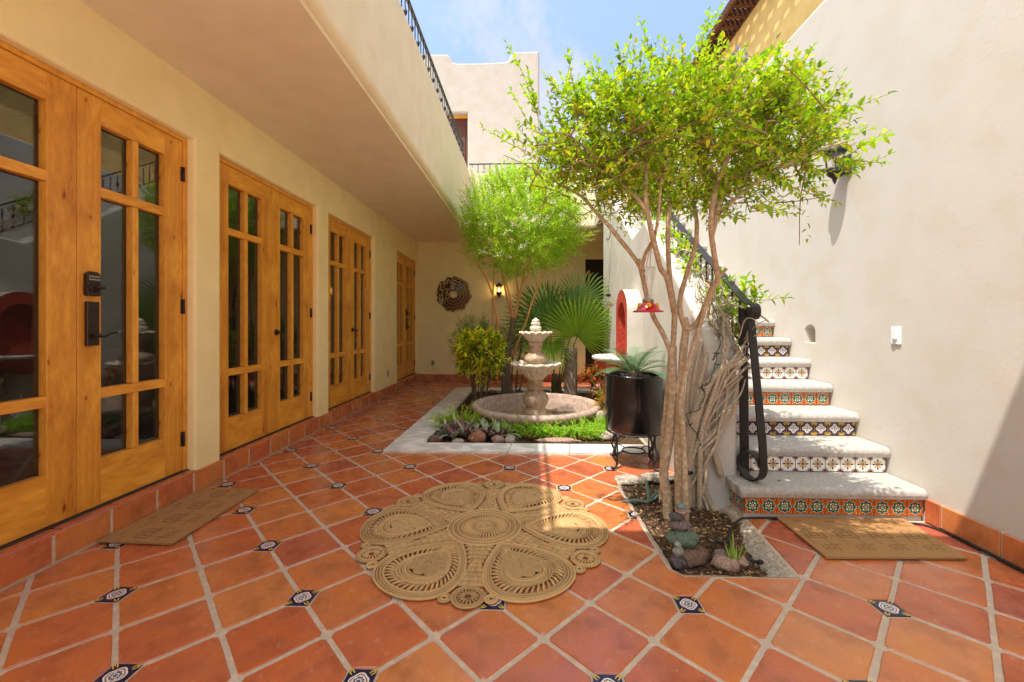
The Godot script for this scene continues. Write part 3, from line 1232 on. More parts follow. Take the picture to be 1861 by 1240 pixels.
func tower() -> void:
	var tw := thing("upper_storey", "tall cream upper storey with a scooped roofline behind the balcony", "house", V(-1, 0, -11))
	var z := -10.8
	var s := S()
	var pts := [Vector2(0.2, 3.9), Vector2(0.2, 8.36), Vector2(-0.38, 8.36), Vector2(-0.47, 8.34), Vector2(-0.53, 8.28), Vector2(-0.60, 8.15), Vector2(-0.68, 8.11), Vector2(-1.3, 8.09), Vector2(-1.95, 8.10), Vector2(-2.06, 8.13), Vector2(-2.12, 8.27), Vector2(-2.20, 8.34), Vector2(-2.9, 8.36), Vector2(-4.6, 8.36), Vector2(-4.6, 3.9)]
	var poly := PackedVector2Array(pts)
	poly = ccw(poly)
	# the doorway is cut out of the front
	var hole := rect2(-2.12, 3.8, -1.67, 6.80)
	hole = rect2(-2.52, 3.8, -1.67, 6.80)
	var cut: Array = Geometry2D.clip_polygons(poly, hole)
	prism(s, cut[0], V(0, 0, z - 0.35), Vector3.RIGHT, Vector3.UP, V(0, 0, 0.35), 0.05, 4)
	box(s, V(-2.2, 5.9, z - 2.3), V(4.7, 4.4, 3.8))
	wpart(tw, "wall", s, M.tower)
	s = S()
	box(s, V(-2.095, 5.35, z - 0.24), V(0.85, 2.9, 0.06), 0.004)
	box(s, V(-1.86, 6.1, z - 0.205), V(0.22, 0.9, 0.02), 0.006)
	box(s, V(-1.86, 4.9, z - 0.205), V(0.22, 1.1, 0.02), 0.006)
	wpart(tw, "door", s, M.mahogany, "reddish brown panelled door of the upper storey")
	s = S()
	box(s, V(-2.095, 6.77, z - 0.2), V(0.85, 0.05, 0.10), 0.004)
	wpart(tw, "door_frame", s, M.wood_h)
	# low wall of the roof terrace to its right
	s = S()
	box(s, V(1.9, 4.35, z - 0.1), V(3.4, 1.1, 0.2), 0.04)
	var lw := thing("terrace_wall", "low cream terrace wall seen through the leaves beside the upper storey", "wall", V(1.9, 3.9, z))
	wpart(lw, "wall", s, M.tower)
	# terrace floor
	s = S()
	box(s, V(0.3, 3.9, -11.2), V(6.6, 0.12, 2.7))
	wpart(tw, "terrace_floor", s, M.tower)

func right_wall() -> void:
	var gw := thing("courtyard_wall", "tall rough white stucco wall beside the tiled stairs", "wall", V(2.6, 0, -4))
	var s := S()
	var hole := Rect2(3.905, 1.12, 0.15, 0.175)
	wall_face(s, V(2.592, 0, 0), V(0, 0, -1), Vector3.UP, V(-1, 0, 0), Rect2(-9.0, -0.1, 20.2, 4.25), [hole])
	# hollow for a step lamp: slanted cheeks and an arched head
	var d := 0.10
	var a0 := V(2.592, 1.12, -3.905)
	var o := V(2.592, 0, 0)
	var arch := [Vector2(3.905, 1.12), Vector2(4.055, 1.12), Vector2(4.055, 1.235)]
	for j in 7:
		var a := PI * j / 6
		arch.append(Vector2(3.98 + 0.075 * cos(a), 1.235 + 0.06 * sin(a)))
	arch.append(Vector2(3.905, 1.235))
	for i in arch.size():
		var p: Vector2 = arch[i]
		var q: Vector2 = arch[(i + 1) % arch.size()]
		var pc := p.lerp(Vector2(3.98, 1.2), 0.12)
		var qc := q.lerp(Vector2(3.98, 1.2), 0.12)
		var mid := V(2.65, 1.2, -3.98)
		var f := V(2.63, (p.y + q.y) / 2, -(p.x + q.x) / 2)
		QO(s, V(2.592, p.y, -p.x), V(2.592, q.y, -q.x), V(2.692, qc.y, -qc.x), V(2.692, pc.y, -pc.x), mid - f + V(-0.01, 0, 0))
	QO(s, V(2.692, 1.13, -3.91), V(2.692, 1.13, -4.05), V(2.692, 1.29, -4.05), V(2.692, 1.29, -3.91), V(-1, 0, 0))
	# spandrels above the arch
	for side in 2:
		var cx := 4.055 if side == 0 else 3.905
		var fan := []
		for j in 4:
			var a := PI / 6 * j
			fan.append(Vector2(3.98 + 0.075 * cos(a) * (1 if side == 0 else -1), 1.235 + 0.06 * sin(a)))
		for j in 3:
			QO(s, V(2.592, 1.295, -cx), V(2.592, fan[j].y, -fan[j].x), V(2.592, fan[j + 1].y, -fan[j + 1].x), V(2.592, 1.295, -cx), V(-1, 0, 0))
	QO(s, V(2.592, 1.295, -3.98), V(2.592, 1.295, -4.055), V(2.592, 1.295, -4.055), V(2.592, 1.295, -3.98), V(-1, 0, 0))
	# rounded coping and the far side
	var prof := PackedVector2Array([Vector2(2.592, 4.15)])
	for j in 7:
		var a := PI / 2 * j / 6
		prof.append(Vector2(2.632 - 0.04 * cos(a), 4.15 + 0.04 * sin(a)))
	prof.append(Vector2(2.80, 4.19)); prof.append(Vector2(2.84, 4.15)); prof.append(Vector2(2.84, -0.1)); prof.append(Vector2(2.70, -0.1)); prof.append(Vector2(2.70, 4.15))
	prism(s, prof, V(0, 0, 9.0), Vector3.RIGHT, Vector3.UP, V(0, 0, -20.2))
	wpart(gw, "wall", s, M.white)
	var n := 0
	d = -1.3
	while d < 2.80:
		var l := minf(0.335, 2.835 - d)
		s = S()
		box(s, V(0, 0, 0), V(0.018, 0.150, l - 0.012), 0.004)
		wpart(gw, "baseboard_tile", s, M.clay[(n * 3 + 4) % M.clay.size()]).position += V(2.583, 0.080, -(d + l / 2))
		d += 0.335
		n += 1
	s = S()
	box(s, V(2.590, 0.078, -0.76), V(0.016, 0.149, 4.1))
	wpart(gw, "baseboard_grout", s, M.grout)
	# the neighbouring upper floor
	var up := thing("upper_house", "yellow stucco upper floor set back above the white wall", "house", V(4, 4, -6))
	s = S()
	box(s, V(4.9, 4.6, -5.2), V(3.0, 3.10, 15.4), 0.03)
	wpart(up, "wall", s, M.yellow)
	s = S()
	box(s, V(3.11, 3.92, -5.2), V(0.6, 0.1, 15.4))
	wpart(up, "roof_terrace", s, M.yellow)
	# timber lattice along its eaves
	var pg := thing("pergola", "brown timber lattice canopy over the yellow wall", "pergola", V(3.2, 6.2, -6))
	for x in [3.055, 3.44]:
		s = S()
		box(s, V(x, 6.20, -7.0), V(0.05, 0.12, 11.0), 0.004)
		wpart(pg, "beam", s, M.pergola)
	for i in 30:
		s = S()
		box(s, V(3.247, 6.20, -(3.2 + i * 0.235)), V(0.33, 0.11, 0.075), 0.004)
		wpart(pg, "joist", s, M.pergola)
	for i in 5:
		s = S()
		box(s, V(3.10 + i * 0.078, 6.285, -7.0), V(0.042, 0.05, 11.0), 0.003)
		wpart(pg, "slat", s, M.pergola)

func rear_building() -> void:
	# the gallery that crosses the court above the viewer; it shades the foreground
	var rb := thing("gallery", "cream gallery that bridges the courtyard above the viewpoint", "gallery", V(0, 3.1, 0))
	var s := S()
	box(s, V(0.655, 4.16, -0.62), V(3.84, 0.6, 1.14), 0.05)
	wpart(rb, "wall", s, M.fascia)
	# the far end of the court behind the viewer
	var ew := thing("end_wall", "cream wall closing the court far behind the viewpoint", "wall", V(0, 0, 9))
	s = S()
	box(s, V(-3.2, 2.0, 9.5), V(12.2, 4.2, 0.4), 0.03)
	box(s, V(-9.1, 2.0, 5.0), V(0.4, 4.2, 8.8), 0.03)
	wpart(ew, "wall", s, M.white)

# ---------- stairs and railings ----------
func stairs() -> void:
	var st := thing("staircase", "plastered staircase with painted tile risers climbing along the white wall", "staircase", V(2.0, 0, -2.85))
	var kinds := [M.tileA, M.tileC, M.tileB]
	var s: SurfaceTool
	for n in 21:
		var top := 0.215 + 0.1885 * n
		var d := 2.85 + 0.2865 * n
		var x0 := 1.42 if n == 0 else 1.40
		var x1 := 2.585 - 0.004 * (n % 2)
		var run := 0.2865
		# block under the tread
		s = S()
		var y0 := 0.0 if d < 7.2 else top - 0.5
		if n == 0: y0 = -0.12
		var far := d + run + 0.03
		if n == 0: far = 3.30
		box(s, V((x0 + x1) / 2, (y0 + top - 0.07) / 2, -(d + 0.008 + far) / 2), V(x1 - x0 - 0.01, top - 0.07 - y0, far - d - 0.008))
		wpart(st, "riser", s, M.side)
		# the rounded tread
		s = S()
		var ov := 0.038
		var prof := PackedVector2Array()
		prof.append(Vector2(d + run + 0.02 if n else 3.3, top - 0.075))
		prof.append(Vector2(d + run + 0.02 if n else 3.3, top))
		for j in 6:
			var a := PI / 2 * j / 5
			prof.append(Vector2(d - ov + 0.04 - 0.04 * sin(a), top - 0.04 + 0.04 * cos(a)))
		prof.append(Vector2(d - ov + 0.006, top - 0.066))
		prof.append(Vector2(d - ov + 0.018, top - 0.075))
		var tx0 := x0 - (0.035 if n == 0 else 0.0)
		prism(s, prof, V(tx0, 0, 0), V(0, 0, -1), Vector3.UP, V(x1 - tx0 + 0.004, 0, 0), 0.012 if n == 0 else 0.0, 2, n == 0)
		wpart(st, "tread", s, M.tread)
		if n > 9: continue
		# painted riser tiles
		var cnt := int(round((x1 - 0.010 - x0) / 0.106))
		var w := (x1 - 0.010 - x0) / cnt
		for i in cnt:
			s = S()
			var c := V(x1 - 0.010 - w * (i + 0.5), top - 0.13, -(d - 0.004))
			if n == 0: c.x = x0 + 0.003 + w * (i + 0.5)
			var h := 0.0512
			var f := c + V(0, 0, 0.006)
			var tb := top - 0.0785
			c.y = tb - h
			f.y = c.y
			QU(s, f + V(-h, -h, 0), f + V(h, -h, 0), f + V(h, h, 0), f + V(-h, h, 0), V(0, 0, 1))
			s.set_uv(Vector2(0.01, 0.01))
			for q in [[V(-h, -h, 0), V(-h, h, 0), V(-1, 0, 0)], [V(h, -h, 0), V(h, h, 0), V(1, 0, 0)], [V(-h, -h, 0), V(h, -h, 0), V(0, -1, 0)], [V(-h, h, 0), V(h, h, 0), V(0, 1, 0)]]:
				QO(s, f + q[0], f + q[1], f + q[1] - V(0, 0, 0.012), f + q[0] - V(0, 0, 0.012), q[2])
			wpart(st, "riser_tile", s, kinds[n % 3])
	# three tiles round the corner of the lowest step
	for i in 3:
		s = S()
		var h := 0.0512
		var f := V(1.416, 0.215 - 0.0785 - h, -(2.853 + 0.106 * (i + 0.5)))
		QU(s, f + V(0, -h, -h), f + V(0, -h, h), f + V(0, h, h), f + V(0, h, -h), V(-1, 0, 0))
		wpart(st, "riser_tile", s, M.tileA)
	# sloping side wall with its stepped crest
	s = S()
	var prof := PackedVector2Array([Vector2(3.035, -0.1), Vector2(7.33, -0.1), Vector2(7.33, 3.2), Vector2(8.19, 3.2), Vector2(8.19, 4.05), Vector2(7.75, 3.98), Vector2(6.07, 2.89), Vector2(5.23, 2.37), Vector2(4.66, 2.44), Vector2(4.5, 2.30), Vector2(3.9, 1.88), Vector2(3.3, 1.42), Vector2(3.13, 1.26), Vector2(3.06, 1.15), Vector2(3.035, 1.02)])
	prism(s, prof, V(1.478, 0, 0), V(0, 0, -1), Vector3.UP, V(-0.228, 0, 0), 0.035, 4, true)
	wpart(st, "side_wall", s, M.side)
	# handrail: a flat strap with a scrolled end
	var rl := thing("stair_railing", "black wrought iron stair railing with a flat handrail and looped newel", "railing", V(1.53, 0.2, -3.0))
	var strap := func(pts: PackedVector3Array, w: float, t: float) -> SurfaceTool:
		var q := S()
		q.set_smooth_group(1)
		for side in 2:
			pass
		var m := pts.size()
		for i in m - 1:
			var a := pts[i]
			var b := pts[i + 1]
			var ta := (pts[mini(i + 1, m - 1)] - pts[maxi(i - 1, 0)]).normalized()
			var tb := (pts[mini(i + 2, m - 1)] - pts[i]).normalized()
			var na := ta.cross(Vector3.RIGHT).normalized() * t * 0.5
			var nb := tb.cross(Vector3.RIGHT).normalized() * t * 0.5
			var x := Vector3.RIGHT * w * 0.5
			q.set_smooth_group(1); QO(q, a - x + na, a + x + na, b + x + nb, b - x + nb, na)
			q.set_smooth_group(2); QO(q, a - x - na, a + x - na, b + x - nb, b - x - nb, -na)
			q.set_smooth_group(3); QO(q, a - x - na, a - x + na, b - x + nb, b - x - nb, -x)
			q.set_smooth_group(4); QO(q, a + x - na, a + x + na, b + x + nb, b + x - nb, x)
		return q
	var hx := 1.52
	var pts := PackedVector3Array()
	pts.append(V(hx, 1.41 + 0.64 * 5.3, -8.24))
	pts.append(V(hx, 1.41 + 0.64 * 2.5, -5.44))
	pts.append(V(hx, 1.46, -3.02))
	for j in 13:
		var a := PI * 0.28 - TAU * 0.82 * j / 12.0
		pts.append(V(hx, 1.385 + 0.052 * sin(a + PI / 3), -2.93 + 0.052 * cos(a + PI / 3)))
	wpart(rl, "handrail", strap.call(pts, 0.062, 0.010), M.iron)
	# newel: a strap that drops, loops and rises again
	pts = PackedVector3Array([V(hx, 1.415, -2.955), V(hx, 1.30, -2.945), V(hx, 0.9, -2.90), V(hx, 0.5, -2.855)])
	for j in 21:
		var a := PI * 0.02 - TAU * 0.98 * j / 20.0
		var r := 0.100 - 0.010 * j / 20.0
		pts.append(V(hx, 0.320 + r * sin(a), -2.945 + r * cos(a)))
	wpart(rl, "newel_loop", strap.call(pts, 0.062, 0.010), M.iron)
	var turned := rl.get_child(rl.get_child_count() - 1) as Node3D
	var piv := V(hx, 0, -2.95) - rl.position
	turned.transform = Transform3D(Basis(), piv) * Transform3D(Basis(Vector3.UP, 0.33), Vector3.ZERO) * Transform3D(Basis(), -piv) * turned.transform
	s = S()
	box(s, V(hx, 0.81, -3.045), V(0.058, 1.20, 0.022), 0.002, Basis(Vector3.RIGHT, -0.02))
	wpart(rl, "newel_post", s, M.iron)
	s = S()
	bar(s, V(hx, 1.14, -3.06), V(hx, 1.14 + 0.64 * 5.18, -8.24), 0.010, 6)
	wpart(rl, "lower_rail", s, M.iron)
	var bal := baluster(0.30)
	for i in 44:
		var d := 3.10 + i * 0.117
		var at := Transform3D(Basis(), V(hx, 1.14 + 0.64 * (d - 3.06), -d))
		part(rl, "baluster", bal[i % 3 % 2], M.iron, at.translated(-rl.position))

func baluster(h: float) -> Array:
	# twisted square bars, plain and with a forged knob
	var out := []
	for kind in 2:
		var s := S()
		var prev := []
		for i in 25:
			var y := h * i / 24.0
			var a := y * 60.0 if y > h * 0.12 and y < h * 0.88 else 0.0
			var ring := []
			for j in 4:
				var q := a + PI / 4 + PI / 2 * j
				ring.append(V(cos(q) * 0.0085, y, sin(q) * 0.0085))
			if i > 0:
				for j in 4: Q(s, prev[j], ring[j], ring[(j + 1) % 4], prev[(j + 1) % 4])
			prev = ring
		if kind == 1:
			lathe(s, [Vector2(0, h * 0.5 - 0.034), Vector2(0.017, h * 0.5 - 0.028), Vector2(0.024, h * 0.5), Vector2(0.017, h * 0.5 + 0.028), Vector2(0, h * 0.5 + 0.034)], 10)
		out.append(mesh_of(s))
	return out

func balcony_rail(name: String, label: String, a: Vector3, b: Vector3, h: float, step: float) -> void:
	var r := thing(name, label, "railing", a)
	var dir := (b - a).normalized()
	var l := a.distance_to(b)
	var s := S()
	var bs := Basis.looking_at(dir, Vector3.UP)
	box(s, (b - a) * 0.5 + V(0, h, 0), V(0.04, 0.016, l), 0.003, bs)
	part(r, "handrail", s, M.iron)
	s = S()
	box(s, (b - a) * 0.5 + V(0, 0.06, 0), V(0.024, 0.012, l), 0.002, bs)
	part(r, "lower_rail", s, M.iron)
	var bal := baluster(h - 0.06)
	var n := int(l / step)
	for i in n:
		part(r, "baluster", bal[i % 2], M.iron, Transform3D(Basis(), dir * step * (i + 0.5) + V(0, 0.06, 0)))

# ---------- things in the court ----------
func planter() -> void:
	var kb := thing("planter_border", "pale concrete border framing the planted bed of the fountain", "border", V(0, 0, -6))
	var s := S()
	var out := rect2(-1.50, 4.165, 1.25, 8.33)
	# mitred slabs with fine joints
	var slabs := [
		[Vector2(-1.50, 4.165), Vector2(-0.24, 4.165), Vector2(-0.215, 4.455), Vector2(-1.135, 4.455)],
		[Vector2(-0.235, 4.165), Vector2(0.375, 4.165), Vector2(0.40, 4.455), Vector2(-0.21, 4.455)],
		[Vector2(0.38, 4.165), Vector2(1.25, 4.165), Vector2(1.25, 4.455), Vector2(0.405, 4.455)],
		[Vector2(-1.50, 4.17), Vector2(-1.14, 4.46), Vector2(-1.14, 6.1), Vector2(-1.50, 6.1)],
		[Vector2(-1.50, 6.105), Vector2(-1.14, 6.105), Vector2(-1.14, 7.97), Vector2(-1.50, 8.33)],
		[Vector2(-1.495, 8.33), Vector2(-1.135, 7.975), Vector2(0.1, 7.975), Vector2(0.1, 8.33)],
		[Vector2(0.105, 8.33), Vector2(0.105, 7.975), Vector2(1.25, 7.975), Vector2(1.25, 8.33)]]
	for q in slabs:
		s = S()
		prism(s, PackedVector2Array(q), V(0, -0.1, 0), Vector3.RIGHT, Vector3.FORWARD, V(0, 0.122, 0), 0.006, 2)
		wpart(kb, "slab", s, M.kerb)
	# earth in the planter and in the tree bed, gently uneven
	for w in 2:
		var x0 := -1.15 if w == 0 else 0.68
		var x1 := 1.26 if w == 0 else 1.45
		var d0 := 4.44 if w == 0 else 2.16
		var d1 := 7.99 if w == 0 else 3.70
		var nz := noise(90 + w, 2.2, 4)
		s = S()
		s.set_smooth_group(1)
		var nx := 44
		var nd := 60
		var g := []
		for i in nx + 1:
			var row := []
			for j in nd + 1:
				var x := lerpf(x0, x1, float(i) / nx)
				var d := lerpf(d0, d1, float(j) / nd)
				var y := nz.get_noise_2d(x, d) * 0.030 + nz.get_noise_2d(x * 5.0, d * 5.0) * 0.012
				y += (0.012 if w == 0 else -0.045)
				if w == 1: y += 0.06 * exp(-(Vector2(x - 1.05, d - 2.95).length_squared()) / 0.10)
				if w == 0: y -= 0.03
				row.append(V(x, y, -d))
			g.append(row)
		for i in nx:
			for j in nd:
				Q(s, g[i][j], g[i + 1][j], g[i + 1][j + 1], g[i][j + 1])
		var so := single("soil", s, M.soil, ["dark planting earth round the fountain", "brown earth with wood chips round the tree by the stairs"][w], "soil", Vector3.ZERO, "", "structure")
		# wood chips and crumbs
		var xf := []
		var cols := []
		var chip := S()
		box(chip, Vector3.ZERO, V(0.006, 0.003, 0.018))
		for k in (900 if w == 0 else 1700):
			var x := rr(x0 + 0.04, x1 - 0.04)
			var d := rr(d0 + 0.04, d1 - 0.04)
			if w == 1 and not Geometry2D.is_point_in_polygon(Vector2(x, d), bed): continue
			var gi := int((x - x0) / (x1 - x0) * nx)
			var gj := int((d - d0) / (d1 - d0) * nd)
			var y: float = g[gi][gj].y + 0.004
			xf.append(Transform3D(Basis.from_euler(V(rr(-0.4, 0.4), rr(0, TAU), rr(-0.4, 0.4))).scaled(V(rr(0.5, 1.5), 1, rr(0.4, 1.5))), V(x, y, -d)))
			cols.append([C(196, 160, 108), C(120, 88, 58), C(84, 62, 44), C(150, 116, 78)][rng.randi() % 4])
		var cm := mat(Color(1, 1, 1), 0.95)
		cm.vertex_color_use_as_albedo = true
		many(so, "wood_chips", mesh_of(chip), cm, xf, cols, "stuff")
	# low masonry edge of the tree bed
	var ed := thing("bed_edging", "rough mortar edging around the tree bed", "edging", V(1, 0, -2.8))
	s = S()
	var n := bed.size()
	for i in n - 1:
		if i == n - 2: continue
		var a := bed[i]
		var b := bed[i + 1]
		var w := 0.018 if i < 4 else 0.05
		var steps := int(a.distance_to(b) / 0.06) + 1
		var nrm := (b - a).normalized().orthogonal() * -1.0
		for k in steps:
			var p := a.lerp(b, float(k) / steps)
			var q := a.lerp(b, float(k + 1) / steps)
			var wi := w * rr(0.8, 1.25)
			QO(s, V(p.x, -0.003, -p.y), V(q.x, -0.003, -q.y), V(q.x + nrm.x * wi, -0.012, -q.y - nrm.y * wi), V(p.x + nrm.x * wi, -0.012, -p.y - nrm.y * wi), Vector3.UP)
			QO(s, V(q.x + nrm.x * wi, -0.012, -q.y - nrm.y * wi), V(p.x + nrm.x * wi, -0.012, -p.y - nrm.y * wi), V(p.x + nrm.x * wi * 1.5, -0.12, -p.y - nrm.y * wi * 1.5), V(q.x + nrm.x * wi * 1.5, -0.12, -q.y - nrm.y * wi * 1.5), V(nrm.x, 0.3, -nrm.y))
	wpart(ed, "rim", s, M.grout)
	s = S()
	lump(s, V(0.84, -0.012, -3.54), V(0.17, 0.035, 0.08), 5, 0.25, 18)
	lump(s, V(1.08, -0.012, -3.60), V(0.15, 0.035, 0.07), 6, 0.25, 18)
	wpart(ed, "back_stone", s, M.mortar)
	# a smeared bank of mortar against the paving by the stairs
	s = S()
	s.set_smooth_group(1)
	var nz := noise(140, 5.0, 3)
	var prev := []
	for k in 29:
		var t := k / 28.0
		var p := Vector2(1.425, 3.16).lerp(Vector2(1.425, 2.84), t * 2.9) if t < 0.345 else Vector2(1.42, 2.84).lerp(Vector2(1.36, 2.20), (t - 0.345) / 0.655)
		var row := []
		var w := 0.13 + 0.05 * nz.get_noise_1d(k * 0.4)
		for m in 6:
			var f := m / 5.0
			row.append(V(p.x - f * w, -0.002 - 0.055 * pow(f, 1.4) + 0.010 * nz.get_noise_2d(k * 0.5, m * 0.6), -p.y))
		if prev.size():
			for m in 5: QO(s, prev[m], prev[m + 1], row[m + 1], row[m], Vector3.UP)
		prev = row
	wpart(ed, "mortar_bank", s, M.mortar)

func fountain() -> void:
	var c := V(0.055, 0, -5.62)
	var f := thing("fountain", "two tiered carved stone fountain standing in a round basin", "fountain", c)
	var s := S()
	lathe(s, [Vector2(0.70, -0.05), Vector2(0.74, 0.02), Vector2(0.80, 0.10), Vector2(0.825, 0.135), Vector2(0.855, 0.16), Vector2(0.865, 0.19), Vector2(0.86, 0.215), Vector2(0.84, 0.235), Vector2(0.80, 0.24), Vector2(0.765, 0.228), Vector2(0.745, 0.20), Vector2(0.72, 0.10), Vector2(0.66, 0.03), Vector2(0.0, 0.02)], 64)
	part(f, "basin", s, M.basin)
	var wm := mat(C(120, 96, 74), 0.03, 0.5)
	wm.transparency = BaseMaterial3D.TRANSPARENCY_ALPHA
	wm.albedo_color = Color(0.6, 0.55, 0.45, 0.25)
	s = S()
	s.set_smooth_group(1)
	var nz := noise(95, 6.0, 2)
	for i in 14:
		for j in 40:
			var p := []
			for k in [[0, 0], [1, 0], [1, 1], [0, 1]]:
				var r: float = 0.728 * (i + k[0]) / 14.0
				var a: float = TAU * ((j + k[1]) % 40) / 40.0
				p.append(V(cos(a) * r, 0.115 + 0.004 * nz.get_noise_2d(cos(a) * r, sin(a) * r), sin(a) * r))
			if i == 0: T(s, p[0], p[2], p[1])
			else: Q(s, p[0], p[3], p[2], p[1])
	part(f, "water", s, wm)
	# lower pedestal
	s = S()
	lathe(s, [Vector2(0.155, 0.02), Vector2(0.15, 0.10), Vector2(0.138, 0.16), Vector2(0.128, 0.185), Vector2(0.135, 0.20), Vector2(0.165, 0.24), Vector2(0.176, 0.29), Vector2(0.165, 0.335), Vector2(0.13, 0.375), Vector2(0.10, 0.40), Vector2(0.092, 0.415)], 28)
	lathe(s, [Vector2(0.092, 0.41), Vector2(0.112, 0.42), Vector2(0.116, 0.435), Vector2(0.112, 0.45), Vector2(0.090, 0.46), Vector2(0.086, 0.475), Vector2(0.098, 0.52), Vector2(0.112, 0.555), Vector2(0.11, 0.57)], 40, Vector3.ZERO, func(a, i): return 1.0 + (0.06 * absf(sin(a * 8.0)) if i in [1, 2, 3] else 0.0))
	part(f, "pedestal", s, M.cantera_wet)
	var scal := func(a, i): return 1.0 + ([0.0, 0.04, 0.075, 0.085, 0.085, 0.08, 0.06, 0.05, 0.03, 0.0][i]) * (sqrt(absf(cos(a * 7.0))) * 2.0 - 1.2)
	var liftf := func(a, i): return (0.024 if i in [3, 4, 5, 6] else 0.0) * (absf(cos(a * 7.0)) - 0.6)
	var bowl := func(r: float, h: float, y: float) -> SurfaceTool:
		var q := S()
		lathe(q, [Vector2(r * 0.34, y), Vector2(r * 0.46, y + h * 0.20), Vector2(r * 0.66, y + h * 0.52), Vector2(r * 0.88, y + h * 0.76), Vector2(r * 1.0, y + h * 0.84), Vector2(r * 1.0, y + h * 0.94), Vector2(r * 0.97, y + h), Vector2(r * 0.90, y + h * 0.99), Vector2(r * 0.84, y + h * 0.86), Vector2(0.0, y + h * 0.74)], 140, Vector3.ZERO, scal, liftf)
		return q
	part(f, "lower_bowl", bowl.call(0.325, 0.215, 0.56), M.cantera)
	s = S()
	var prof := [Vector2(0.10, 0.735), Vector2(0.118, 0.755), Vector2(0.122, 0.765), Vector2(0.112, 0.775), Vector2(0.14, 0.79), Vector2(0.155, 0.82), Vector2(0.15, 0.85), Vector2(0.12, 0.885), Vector2(0.088, 0.915), Vector2(0.080, 0.93), Vector2(0.088, 0.94), Vector2(0.088, 0.955), Vector2(0.078, 0.965), Vector2(0.088, 1.0), Vector2(0.10, 1.035), Vector2(0.102, 1.05)]
	lathe(s, prof, 28)
	part(f, "middle_pedestal", s, M.cantera_wet)
	part(f, "upper_bowl", bowl.call(0.212, 0.155, 1.035), M.cantera)
	s = S()
	lathe(s, [Vector2(0.06, 1.16), Vector2(0.064, 1.19), Vector2(0.062, 1.20), Vector2(0.075, 1.215), Vector2(0.080, 1.24), Vector2(0.072, 1.262), Vector2(0.056, 1.27), Vector2(0.058, 1.285), Vector2(0.064, 1.29), Vector2(0.064, 1.31), Vector2(0.052, 1.318), Vector2(0.05, 1.33), Vector2(0.053, 1.335), Vector2(0.046, 1.352), Vector2(0.022, 1.362), Vector2(0.018, 1.375), Vector2(0.0, 1.382)], 22)
	part(f, "finial", s, M.cantera)
	# water standing in the lower bowl, and a thread of water that runs down
	s = S()
	lathe(s, [Vector2(0.27, 0.752), Vector2(0.0, 0.753)], 32)
	part(f, "bowl_water", s, wm)

func rock(n: String, label: String, c: Vector3, e: Vector3, col: Color, sd: int, group := "", turn := 0.0) -> void:
	var s := S()
	lump(s, Vector3.ZERO, e, sd, 0.24, 18, Basis(Vector3.UP, turn))
	single(n, s, stone(col, 200 + sd % 7, 0.7, 0.4, 4.0, 0.9, 0.03) if not rocks.has(str(col)) else rocks[str(col)], label, "rock", c, group)
var rocks := {}

